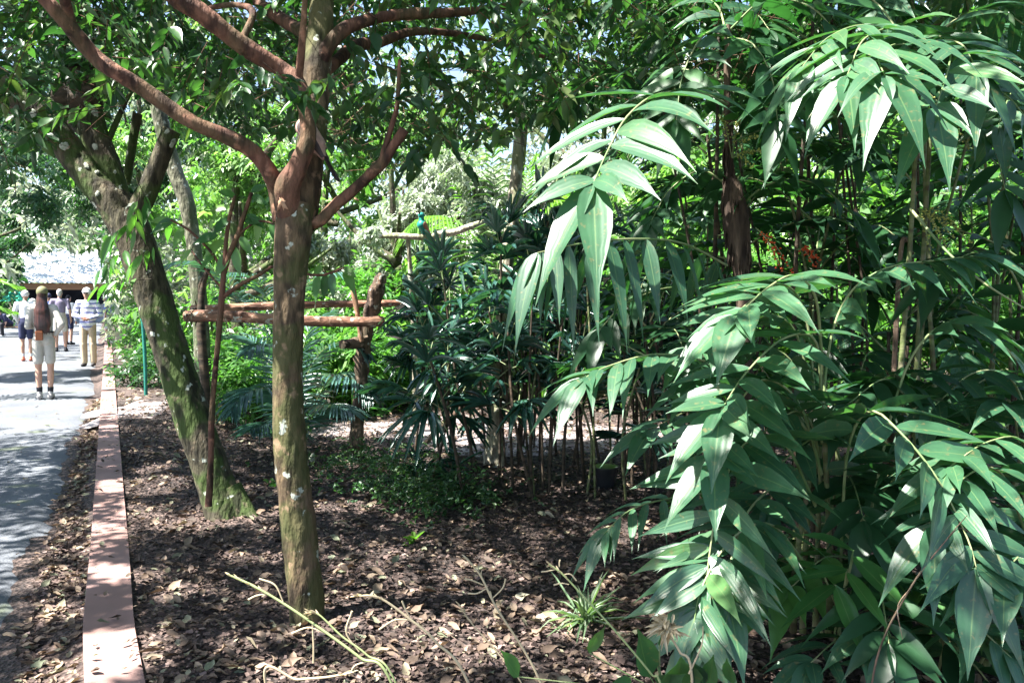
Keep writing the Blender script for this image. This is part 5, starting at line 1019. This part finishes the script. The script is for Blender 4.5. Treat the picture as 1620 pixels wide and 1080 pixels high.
# shade trees around the camera, trunks out of the picture
# ---------------------------------------------------------------- figures
def flat(name, col, rough=.75, trans=0, col2=None, scale=12, spec=.3):
    return solid(name, [col, col2 or tuple(c*.85 for c in col)], scale, rough, .15, spec=spec, dist=.003)
SK = flat('skin', (.50, .29, .21), .55); SKT = flat('tanned_skin', (.38, .21, .15), .55)
HAIRM = solid('long_hair', [(.014, .006, .006), (.03, .011, .01), (.07, .022, .016)], 30, .38, .5, 160, stretch=(1, 1, .08), spec=.5)
def capsule(g, p0, p1, r0, r1, sx=1., sy=1.):
    """tapered capsule; sx, sy squash the cross-section along world x and y before rotation (used for near vertical parts)"""
    p0 = np.array(p0, float); p1 = np.array(p1, float); ax = p1-p0; l = np.linalg.norm(ax); t = ax/l if l > 1e-6 else np.array([0, 0, 1.])
    ref = np.array([0, 1., 0]) if abs(t[1]) < .9 else np.array([1., 0, 0]); a = nrm(np.cross(ref, t)); b = np.cross(t, a)
    n = 16; rows = []
    for ph in np.linspace(-math.pi/2, 0, 6): rows.append((p0+t*r0*math.sin(ph), max(r0*math.cos(ph), 1e-4)))
    for ph in np.linspace(0, math.pi/2, 6): rows.append((p1+t*r1*math.sin(ph), max(r1*math.cos(ph), 1e-4)))
    V = [c+r*(math.cos(k*2*math.pi/n)*a*sx+math.sin(k*2*math.pi/n)*b*sy) for c, r in rows for k in range(n)]
    i = np.arange(len(rows)-1)[:, None]*n; j = np.arange(n)[None]
    g.add(V, np.stack([i+j, i+(j+1) % n, i+n+(j+1) % n, i+n+j], -1).reshape(-1, 4))
def ellipsoid(g, c, rx, ry, rz, nu=14, nv=18, lo=0.0, hi=math.pi):
    V = [np.array(c)+[math.sin(u)*math.cos(v)*rx, math.sin(u)*math.sin(v)*ry, math.cos(u)*rz] for u in np.linspace(lo+1e-3, hi-1e-3, nu) for v in np.linspace(0, 2*math.pi, nv, endpoint=False)]
    i = np.arange(nu-1)[:, None]*nv; j = np.arange(nv)[None]; g.add(V, np.stack([i+j, i+nv+j, i+nv+(j+1) % nv, i+(j+1) % nv], -1).reshape(-1, 4))
def fuse(g, name, mat, parent, voxel=.009, smooth=2, xf=None):
    """union of the shapes in g as one continuous skin"""
    me = bpy.data.meshes.new('tmp'); V = np.concatenate(g.v)
    fs = [tuple(int(q) for q in f) for F_ in g.f for f in F_]
    me.from_pydata([tuple(v) for v in V], [], fs); o = bpy.data.objects.new('tmp', me); COL.objects.link(o)
    m = o.modifiers.new('r', 'REMESH'); m.mode = 'VOXEL'; m.voxel_size = voxel; m.use_smooth_shade = True
    if smooth: s = o.modifiers.new('s', 'SMOOTH'); s.iterations = smooth; s.factor = .5
    dg = bpy.context.evaluated_depsgraph_get(); me2 = bpy.data.meshes.new_from_object(o.evaluated_get(dg)); bpy.data.objects.remove(o); bpy.data.meshes.remove(me)
    me2.name = name; me2.materials.clear(); me2.materials.append(mat)
    if xf is not None: me2.transform(xf)
    for p in me2.polygons: p.use_smooth = True
    ob = bpy.data.objects.new(name, me2); COL.objects.link(ob)
    if parent is not None: ob.parent = parent
    return ob
def rx_(p, c, a):
    p = np.array(p, float)-c; s, q = math.sin(a), math.cos(a); return np.array([p[0], p[1]*q-p[2]*s, p[1]*s+p[2]*q])+c
def person(px, py, H, yaw, label, cat='person', skin=SK, shirt=None, sleeve='short', legs=None, legwear='shorts', shoe=None, sock=None, cap=None, hair=None, arms=((.26, .05, .82), (-.26, .05, .82)), elbows=None,
           sit=False, lean=0.0, voxel=.011, d=None, face=False, belt=None, z0=0.03, female=False, stance=.09, fingers=True, brim=1, base=None, slim=.92):
    base = G(px, py, z0) if base is None else np.array(base, float)
    o = thing('person', base, label, cat, 'people on the path'); K_ = H/1.70
    o.rotation_euler = (0, 0, yaw); XF = Matrix.Diagonal((K_*slim, K_*slim, K_, 1))
    hipz = .90; hx = .088; LEG = {}
    for s in (-1, 1):
        if sit: LEG[s] = [np.array([s*hx, 0, .50]), np.array([s*(hx+.06), .42, .50]), np.array([s*(hx+.06), .40, .09])]
        else: LEG[s] = [np.array([s*hx, 0, hipz]), np.array([s*(hx*.5+stance*.5+.01), .01, .49]), np.array([s*stance, -.015, .085])]
    dz = -.42 if sit else 0.; off = np.array([0, 0, dz]); hipc = np.array([0, 0, .95+dz])
    def up(p): p = np.array(p, float)+off; return rx_(p, hipc, -lean)
    sw = .175 if female else .195
    SH = {s: up((s*sw, -.005, 1.40)) for s in (-1, 1)}; WR = {}; EL = {}
    for s, a in ((1, arms[0]), (-1, arms[1])):
        w_ = up(a); WR[s] = w_; sh = SH[s]
        if elbows and elbows[0 if s == 1 else 1] is not None: EL[s] = up(elbows[0 if s == 1 else 1])
        else:
            v = w_-sh; l = np.linalg.norm(v); h = math.sqrt(max(0, .27**2-(l/2)**2)); EL[s] = (sh+w_)/2+nrm(np.array([s*.5, -1, -.2]))*h
    g = Geo()
    # trunk of the body, neck, head
    wz = .115 if female else .125
    capsule(g, up((0, 0, .94)), up((0, 0, 1.02)), .125, .115, 1.14, .82)
    capsule(g, up((0, 0, 1.05)), up((0, 0, 1.15)), wz, .13, 1.12, .78)
    capsule(g, up((0, 0, 1.16)), up((0, 0, 1.32)), .120, .125, 1.12, .78)
    capsule(g, up((-sw+.03, 0, 1.385)), up((sw-.03, 0, 1.385)), .062, .062)
    capsule(g, up((0, -.005, 1.38)), up((0, .01, 1.52)), .060, .052)
    hc = up((0, .025, 1.60)); hd = lambda x, y, z: rx_(np.array([x, y+.025, 1.60+z])+off, hipc, -lean)
    ellipsoid(g, hd(0, -.012, .022), .074, .094, .088); ellipsoid(g, hd(0, .022, -.035), .058, .068, .078)
    capsule(g, hd(0, .03, -.085), hd(0, .055, -.090), .036, .026)
    capsule(g, hd(0, .085, .018), hd(0, .103, -.022), .009, .014)
    for s in (-1, 1):
        ellipsoid(g, hd(s*.076, -.005, -.005), .010, .020, .030, 8, 10)
        capsule(g, hd(s*.02, .082, .035), hd(s*.045, .076, .034), .012, .011)
        capsule(g, hd(0, .090, -.055), hd(s*.02, .084, -.054), .009, .007)
        a, k, f = LEG[s]
        capsule(g, a, a+(k-a)*.5, .088, .075); capsule(g, a+(k-a)*.5, k, .075, .055)
        capsule(g, k, k+(f-k)*.3+[0, -.012, 0], .052, .056); capsule(g, k+(f-k)*.3+[0, -.012, 0], f, .055, .036)
        capsule(g, f+[0, -.03, -.045], f+[s*.01, .13, -.052], .036, .03)
        capsule(g, SH[s], EL[s], .050, .038); capsule(g, EL[s], EL[s]*.55+WR[s]*.45, .039, .036); capsule(g, EL[s]*.55+WR[s]*.45, WR[s], .036, .025)
        fd = nrm(WR[s]-EL[s]); nd = nrm(np.cross(fd, [0, 1, .2])); pd = np.cross(nd, fd)
        capsule(g, WR[s], WR[s]+fd*.07, .024, .030)
        for q in range(4):
            b0 = WR[s]+fd*.075+pd*(q-1.5)*.019; L1 = (.038, .045, .042, .032)[q]; m0 = b0+fd*L1-nd*s*.006; m1 = m0+fd*L1*.75-nd*s*.018
            capsule(g, b0, m0, .0092, .0085); capsule(g, m0, m1, .0085, .0075)
        t0 = WR[s]+fd*.025+pd*.026; t1 = t0+fd*.03+pd*.022; capsule(g, t0, t1, .011, .010); capsule(g, t1, t1+fd*.028+pd*.004, .010, .0085)
    fuse(g, 'body', skin, o, min(voxel, .0085 if fingers else voxel), 2, XF)
    if shirt:
        g = Geo(); e = .010
        capsule(g, up((0, 0, 1.0)), up((0, 0, 1.15)), .118+e, .120+e, 1.12, .84); capsule(g, up((0, 0, 1.15)), up((0, 0, 1.33)), .125+e, .128+e, 1.12, .82)
        capsule(g, up((-sw+.02, 0, 1.39)), up((sw-.02, 0, 1.39)), .064+e, .064+e); capsule(g, up((0, 0, 1.40)), up((0, 0, 1.445)), .068+e*.5, .062)
        if legwear == 'trousers' or sleeve == 'loose': capsule(g, up((0, 0, .93)), up((0, 0, 1.05)), .135+e*1.3, .13+e, 1.25, .92)
        for s in (-1, 1):
            a, b = SH[s], EL[s]
            if sleeve == 'short': capsule(g, a, a+(b-a)*.75, .056+e, .05+e)
            else: capsule(g, a, b, .056+e, .046+e*.9); capsule(g, b, b+(WR[s]-b)*.92, .046+e*.9, .032+e*.5)
        fuse(g, 'shirt', shirt, o, voxel, 3, XF)
    if legs:
        g = Geo(); e = .014
        capsule(g, up((0, 0, .96)), up((0, 0, 1.035)), .126+e, .116+e, 1.16, .88)
        if female and not sit:
            for s in (-1, 1): ellipsoid(g, up((s*.062, -.045, .91)), .078, .080, .095)
        for s in (-1, 1):
            a, k, f = LEG[s]
            if legwear == 'shorts': capsule(g, a, a+(k-a)*.72, .082+e, .070+e*1.1)
            else: capsule(g, a, k, .084+e, .060+e); capsule(g, k, f+[0, 0, .02], .066+e, .055+e)
        fuse(g, 'trousers' if legwear != 'shorts' else 'shorts', legs, o, voxel, 3, XF)
    if belt:
        g = Geo(); th = np.linspace(0, 2*math.pi, 33)
        tube(g, [up((math.cos(t)*.152, math.sin(t)*.118, 1.035)) for t in th], [.013]*33, 6, 66); ob = g.build('belt', belt, None); ob.parent = o; ob.data.transform(XF)
    for s in (-1, 1):
        a, k, f = LEG[s]
        if shoe:
            g = Geo(); capsule(g, f+[0, -.035, -.040], f+[s*.012, .145, -.050], .045, .038, 1, 1); capsule(g, f+[0, -.01, -.02], f+[0, -.012, .012], .046, .045)
            fuse(g, 'shoe', shoe, o, voxel, 2, XF)
        if sock:
            g = Geo(); capsule(g, f+[0, -.005, .0], f+(k-f)*.22, .044, .050); fuse(g, 'sock', sock, o, voxel, 1, XF)
    if hair == 'long':
        g = Geo(); ellipsoid(g, hd(0, -.022, .02), .086, .10, .098)
        capsule(g, hd(0, -.07, -.04), hd(0, -.115, -.24), .075, .10, 1.15, .55); capsule(g, hd(0, -.115, -.24), hd(.01, -.145, -.44), .105, .115, 1.2, .42); capsule(g, hd(.01, -.145, -.40), hd(.02, -.15, -.50), .105, .080, 1.15, .35)
        for k in range(9): 
            x = -.10+.025*k; capsule(g, hd(x, -.15, -.42), hd(x*1.0+.02, -.15, -.56-R.rand()*.05), .018, .006)
        fuse(g, 'hair', HAIRM, o, .008, 1, XF)
    elif hair is not None:
        g = Geo(); ellipsoid(g, hd(0, -.024, .036), .080, .094, .088); capsule(g, hd(0, -.075, 0), hd(0, -.07, -.05), .05, .04, 1.2, .8); fuse(g, 'hair', hair, o, .009, 1, XF)
    if cap:
        g = Geo(); ellipsoid(g, hd(0, -.014, .050), .094, .110, .092, 14, 24); capsule(g, hd(-.03, .10*brim, .045), hd(.03, .10*brim, .045), .050, .050, 1, 1)
        V = g.v[-1]; c0 = hd(0, .10*brim, .045); V[:] = (V-c0)*np.array([1, 1.1, .22])+c0
        fuse(g, 'cap', cap, o, .008, 1, XF)
    if face:
        for s in (-1, 1):
            g = Geo(); ellipsoid(g, hd(s*.030, .083, .012), .022, .012, .015, 8, 12); ob = g.build('sunglasses', MB, None); ob.parent = o; ob.data.transform(XF)
    return o, up, hd, XF, WR
WH = flat('white_cloth', (.75, .75, .76)); KH = flat('khaki_cloth', (.44, .42, .38), .85); SAND = flat('sand_trousers', (.55, .42, .28), .85); NAVY = flat('navy_cloth', (.03, .035, .08)); LIL = flat('grey_lilac_cloth', (.22, .19, .28)); BLK = flat('black_cloth', (.02, .02, .025))
OLV = flat('olive_cap', (.17, .165, .085)); BLUE = flat('blue_cloth', (.08, .13, .38)); PINK = flat('pink_shoe', (.6, .18, .12)); BRN = flat('brown_leather', (.26, .09, .04), .5); GRYH = flat('grey_hair', (.5, .48, .45))
def stripes():
    m, nt, N, L = newmat('striped_shirt'); tc = N('ShaderNodeTexCoord'); sp_ = N('ShaderNodeSeparateXYZ'); L(tc.outputs['Object'], sp_.inputs[0])
    nz = N('ShaderNodeTexNoise'); nz.inputs['Scale'].default_value = 4; L(tc.outputs['Object'], nz.inputs['Vector'])
    ad = N('ShaderNodeMath'); ad.operation = 'MULTIPLY_ADD'; ad.inputs[1].default_value = .05; L(nz.outputs['Fac'], ad.inputs[0]); L(sp_.outputs['Z'], ad.inputs[2])
    mu = N('ShaderNodeMath'); mu.operation = 'MULTIPLY'; mu.inputs[1].default_value = 9.5; L(ad.outputs[0], mu.inputs[0])
    fr = N('ShaderNodeMath'); fr.operation = 'FRACT'; L(mu.outputs[0], fr.inputs[0]); r = ramp(nt, [(0, (.75, .75, .78)), (.62, (.20, .22, .46))], 'CONSTANT'); L(fr.outputs[0], r.inputs[0])
    b = N('ShaderNodeBsdfPrincipled'); b.inputs['Roughness'].default_value = .8; L(r.outputs[0], b.inputs['Base Color']); o = N('ShaderNodeOutputMaterial'); L(b.outputs[0], o.inputs[0]); return m
wm, up, hd, XF, WR = person(72, 631, 1.70, .27+.10, 'woman with long auburn hair, olive cap, khaki shirt and shorts, seen from behind', skin=SK, shirt=KH, sleeve='long', legs=KH, legwear='shorts', shoe=flat('grey_shoe', (.35, .33, .32)), sock=BLK, cap=OLV, hair='long',
       arms=((.19, -.02, .99), (-.12, .24, 1.12)), elbows=((.31, -.12, 1.15), (-.235, -.02, 1.13)), belt=BLK, female=True, voxel=.009, stance=.085, slim=.86)
g = Geo(); c = up((-.04, -.165, .985)); V = []
for z in (-.07, -.06, .06, .07):
    for (x, y) in ((-.052, .02), (-.06, 0), (-.052, -.02), (.052, -.02), (.06, 0), (.052, .02)):
        k = .9 if abs(z) > .065 else 1; V.append(c+[x*k, y*k, z])
i = np.arange(3)[:, None]*6; j = np.arange(6)[None]; g.add(V, np.stack([i+j, i+(j+1) % 6, i+6+(j+1) % 6, i+6+j], -1).reshape(-1, 4)); g.add(V[:6], [(0, 5, 4, 3), (0, 3, 2, 1)]); g.add(V[18:], [(0, 1, 2, 3), (0, 3, 4, 5)])
ob = g.build('belt_pouch', BRN, None, smooth=False); ob.parent = wm; ob.data.transform(XF)
person(141, 579, 1.75, math.pi+.20, 'man facing the camera in white cap, sunglasses, navy striped shirt and sand trousers', shirt=stripes(), sleeve='long', legs=SAND, legwear='trousers', shoe=flat('dark_shoe', (.05, .045, .045)), cap=WH, face=True,
       arms=((.06, .22, 1.08), (-.10, .24, 1.05)), elbows=((.30, .0, 1.13), (-.30, .0, 1.13)), stance=.10)
person(97, 556, 1.78, .35, 'grey-haired man seen from behind in a grey-lilac T-shirt and shorts', shirt=LIL, sleeve='short', legs=flat('stone_shorts', (.5, .46, .4)), shoe=BLK, hair=GRYH, arms=((.27, .06, .90), (-.20, .2, 1.0)), elbows=(None, (-.3, -.02, 1.12)), fingers=False, voxel=.013, stance=.12)
person(43, 571, 1.70, .30, 'person in white hat, loose white shirt and dark shorts left of the long-haired woman', shirt=WH, sleeve='long', legs=NAVY, shoe=PINK, sock=WH, cap=WH, arms=((.22, .15, .95), (-.22, .15, .95)), fingers=False, voxel=.013)
person(54, 566, 1.50, -.4, 'shorter person in white cap and white short-sleeved shirt, half behind the long-haired woman', shirt=WH, sleeve='short', legs=NAVY, shoe=BLK, sock=WH, cap=WH, fingers=False, voxel=.013)
person(79, 551, 1.66, .5, 'person in a dark navy cap and blue shirt mostly hidden behind the long-haired woman', shirt=BLUE, sleeve='short', legs=WH, shoe=BLK, cap=NAVY, fingers=False, voxel=.013)
person(110, 545, 1.62, -.2, 'dark-haired person in white top half hidden behind the grey-lilac shirted man', shirt=WH, sleeve='long', legs=NAVY, shoe=BLK, hair=BLK, fingers=False, voxel=.013)
person(171, 545, 1.62, 1.9, 'person in a blue shirt at the far end of the kerb by the shrubs', shirt=BLUE, sleeve='short', legs=WH, shoe=BLK, cap=WH, fingers=False, voxel=.013, z0=.03)
BW = solid('bench_wood', [(.16, .10, .06), (.26, .18, .11)], 10, .7, .2, stretch=(.2, 1, 1))
bn = thing('low_bench', G(14, 533, .03)+np.array([0, .15, 0]), 'low bench at the left edge with a row of seated people', 'bench'); g = Geo(); bx, by = bn.location[0], bn.location[1]
def box(g, x0, x1, y0, y1, z0, z1, mat=0):
    V = [(x, y, z) for z in (z0, z1) for (x, y) in ((x0, y0), (x1, y0), (x1, y1), (x0, y1))]; g.add(V, [(0, 3, 2, 1), (4, 5, 6, 7), (0, 1, 5, 4), (1, 2, 6, 5), (2, 3, 7, 6), (3, 0, 4, 7)], mat)
box(g, bx-2.2, bx+1.0, by-.2, by+.2, .40, .45); g.build('seat', BW, bn, smooth=False)
for xx in (-2.0, -.6, .8):
    g = Geo(); box(g, bx+xx-.04, bx+xx+.04, by-.16, by+.16, .02, .40); g.build('leg', BW, bn, smooth=False)
for (dx, yw, ln, sh, lg, cp, hr, lab) in [(-1.6, 2.9, .35, WH, BLUE, None, BLK, 'leftmost seated person, dark-haired in a white top, at the picture edge'), (-.75, 3.3, .2, WH, SAND, WH, None, 'seated person with white cap and white top between two others on the bench'),
                                      (-.05, 2.7, .75, NAVY, BLK, None, BLK, 'dark-clad seated person bending far forward on the bench'), (.65, 3.5, .45, LIL, BLUE, None, BRN, 'seated person in blue trousers at the right end of the bench')]:
    person(0, 0, 1.7, yw, lab, shirt=sh, sleeve='short', legs=lg, legwear='trousers', shoe=WH, cap=cp, hair=hr, sit=True, lean=ln, arms=((.15, .38, 1.05), (-.15, .38, 1.05)), base=(bx+dx, by-.02, .03), fingers=False, voxel=.014)

# shelter at the end of the path
shx = G(38, 505, .03); sh_ = thing('open_shelter', (shx[0], 48, 0.03), 'long low shelter with pale metal roof, brown timber fascia and dark serving opening', 'building')
S0 = P(36, 470, 47); S1 = P(250, 470, 52); ux = nrm((S1-S0)*[1, 1, 0]); uy = np.array([-ux[1], ux[0], 0]); LW = np.linalg.norm((S1-S0)[:2])
def sbox(g, a0, a1, b0, b1, z0, z1):
    V = [S0*[1, 1, 0]+ux*a+uy*b+[0, 0, z] for z in (z0, z1) for (a, b) in ((a0, b0), (a1, b0), (a1, b1), (a0, b1))]; g.add(V, [(0, 3, 2, 1), (4, 5, 6, 7), (0, 1, 5, 4), (1, 2, 6, 5), (2, 3, 7, 6), (3, 0, 4, 7)])
WALL = solid('grey_wall', [(.36, .36, .42), (.44, .44, .5)], 3, .8, .1); DARKIN = solid('dark_interior', [(.03, .03, .05), (.06, .06, .08)], 3, .8, 0); FAS = solid('fascia_timber', [(.30, .15, .08), (.40, .22, .12)], 5, .7, .1, stretch=(.2, .2, 2)); ROOFM = solid('zinc_roof', [(.50, .51, .55), (.60, .61, .65)], 1.5, .45, 0)
g = Geo(); sbox(g, .3, LW, .5, .62, 0, 1.15); g.build('counter_wall', WALL, sh_, smooth=False)
g = Geo(); sbox(g, .3, LW, 4.5, 4.7, 0, 2.4); sbox(g, .3, .42, .62, 4.5, 0, 2.3); g.build('back_wall', DARKIN, sh_, smooth=False)
g = Geo(); sbox(g, -.1, LW, 0, .06, 2.05, 2.42); g.build('fascia', FAS, sh_, smooth=False)
g = Geo(); V = []
nr = 60
for k in range(nr+1):
    a = -.2+(LW+.2)*k/nr; zz = .05*(k % 2)
    V += [S0*[1, 1, 0]+ux*a+uy*(-.25)+[0, 0, 2.44+zz], S0*[1, 1, 0]+ux*a+uy*7.5+[0, 0, 4.9+zz]]
i = np.arange(nr)*2; g.add(V, np.stack([i, i+2, i+3, i+1], -1)); g.build('roof', ROOFM, sh_, smooth=False)
for a in (.2, LW*.45, LW*.9):
    g = Geo(); sbox(g, a, a+.14, .1, .24, 0, 2.1); g.build('post', DARKIN, sh_, smooth=False)
gs = thing('green_parasol', P(25, 470, 44)*[1, 1, 0]+[0, 0, .03], 'small folded-edge green parasol beside the shelter behind the seated people', 'parasol')
b = np.array(gs.location); g = Geo(); n = 8; th = np.linspace(0, 2*math.pi, n, endpoint=False); V = [b+[math.cos(t)*.75, math.sin(t)*.75, 1.35] for t in th]+[b+[math.cos(t)*.5, math.sin(t)*.5, 1.75] for t in th]+[b+[0, 0, 1.98]]
g.add(V, [(k, (k+1) % n, n+(k+1) % n, n+k) for k in range(n)]); g.add(V, [(n+k, n+(k+1) % n, 2*n) for k in range(n)]); g.build('canopy', flat('green_canvas', (.02, .30, .20)), gs, smooth=False)
g = Geo(); tube(g, [b, b+[0, 0, 1.98]], [.02, .02], 8, 2); g.build('pole', WALL, gs)

# ---------------------------------------------------------------- birds
def bird(loc, yaw, pitch, S, label, cols, cat='bird', crest=False):
    o = thing('bird', loc, label, cat); o.rotation_euler = (0, 0, yaw)
    c, s_ = math.cos(pitch), math.sin(pitch)
    T = lambda x, y, z: np.array([x, y*c-z*s_, y*s_+z*c])*S
    g = Geo(); capsule(g, T(0, -.05, .0), T(0, .04, .01), .040*S, .046*S); capsule(g, T(0, .04, .012), T(0, .088, .055), .034*S, .024*S); ellipsoid(g, T(0, .103, .072), .028*S, .034*S, .028*S); capsule(g, T(0, -.05, 0), T(0, -.11, -.015), .034*S, .014*S)
    fuse(g, 'body', cols[0], o, .004*S/1.0+.001, 2)
    for sd in (-1, 1):
        g = Geo(); capsule(g, T(sd*.036, .035, .012), T(sd*.028, -.115, -.010), .030*S, .008*S); V = g.v[-1]; q = T(sd*.035, -.04, 0); V[:, 0] = (V[:, 0]-q[0])*.38+q[0]; g.build('wing', cols[1], None).parent = o
        g = Geo(); ellipsoid(g, T(sd*.025, .116, .078), .005*S, .005*S, .005*S, 6, 8); g.build('eye', MB, None).parent = o
        g = Geo(); tube(g, [T(sd*.015, .01, -.03), np.array(T(sd*.015, .01, -.03))-[0, 0, .035*S]], [.003*S, .003*S], 6, 2)
        for k in (-1, 0, 1): p = T(sd*.015, .01, -.03)-[0, 0, .035*S]; tube(g, [p, p+np.array([k*.010, .018, -.003])*S], [.0025*S, .0015*S], 5, 2)
        g.build('leg', cols[3], None).parent = o
    g = Geo()
    for k in range(5):
        leaves(g, T_STRAP, T(0, -.09, -.005), (T((k-2)*.012, -.26, -.04)-T(0, -.09, -.005))[None], [(0, 0, 1)], .15*S, .022*S, 0)
    g.build('tail', cols[2], None).parent = o
    g = Geo(); tube(g, [T(0, .130, .068), T(0, .150, .064), T(0, .165, .058)], [.009*S, .006*S, .001*S], 8, 5); g.build('beak', cols[3], None).parent = o
    return o
PG = flat('pinkish_plumage', (.42, .27, .22), .8, scale=40, col2=(.28, .18, .15)); DK = flat('dark_plumage', (.06, .045, .045), .7, scale=40); TL = flat('teal_plumage', (.01, .20, .17), .5); RU = flat('rufous_plumage', (.25, .10, .06), .7); WHP = flat('pale_plumage', (.6, .55, .5), .7)
bird(P(490, 216, 3.585), 1.45, .85, 1.0, 'pinkish-breasted dark-tailed pigeon perched in the fork behind the red-brown upright branch', [PG, DK, DK, BRN])
bird(P(670, 362, 8.6), 2.5, .75, 1.15, 'small teal-headed bird with rufous wing perched on the pale crooked branch', [TL, RU, RU, DK])
# shade trees standing left of the path and behind the camera spread over the scene
def shade_tree(base, h, rx, rz, label, n, cz):
    return bg_tree('shade_tree', np.array(base, float), h, rx, rz, label, 'canopy', n, .13, .06, cz=cz, group='trees shading the path', T=T_FAR2, k=60)
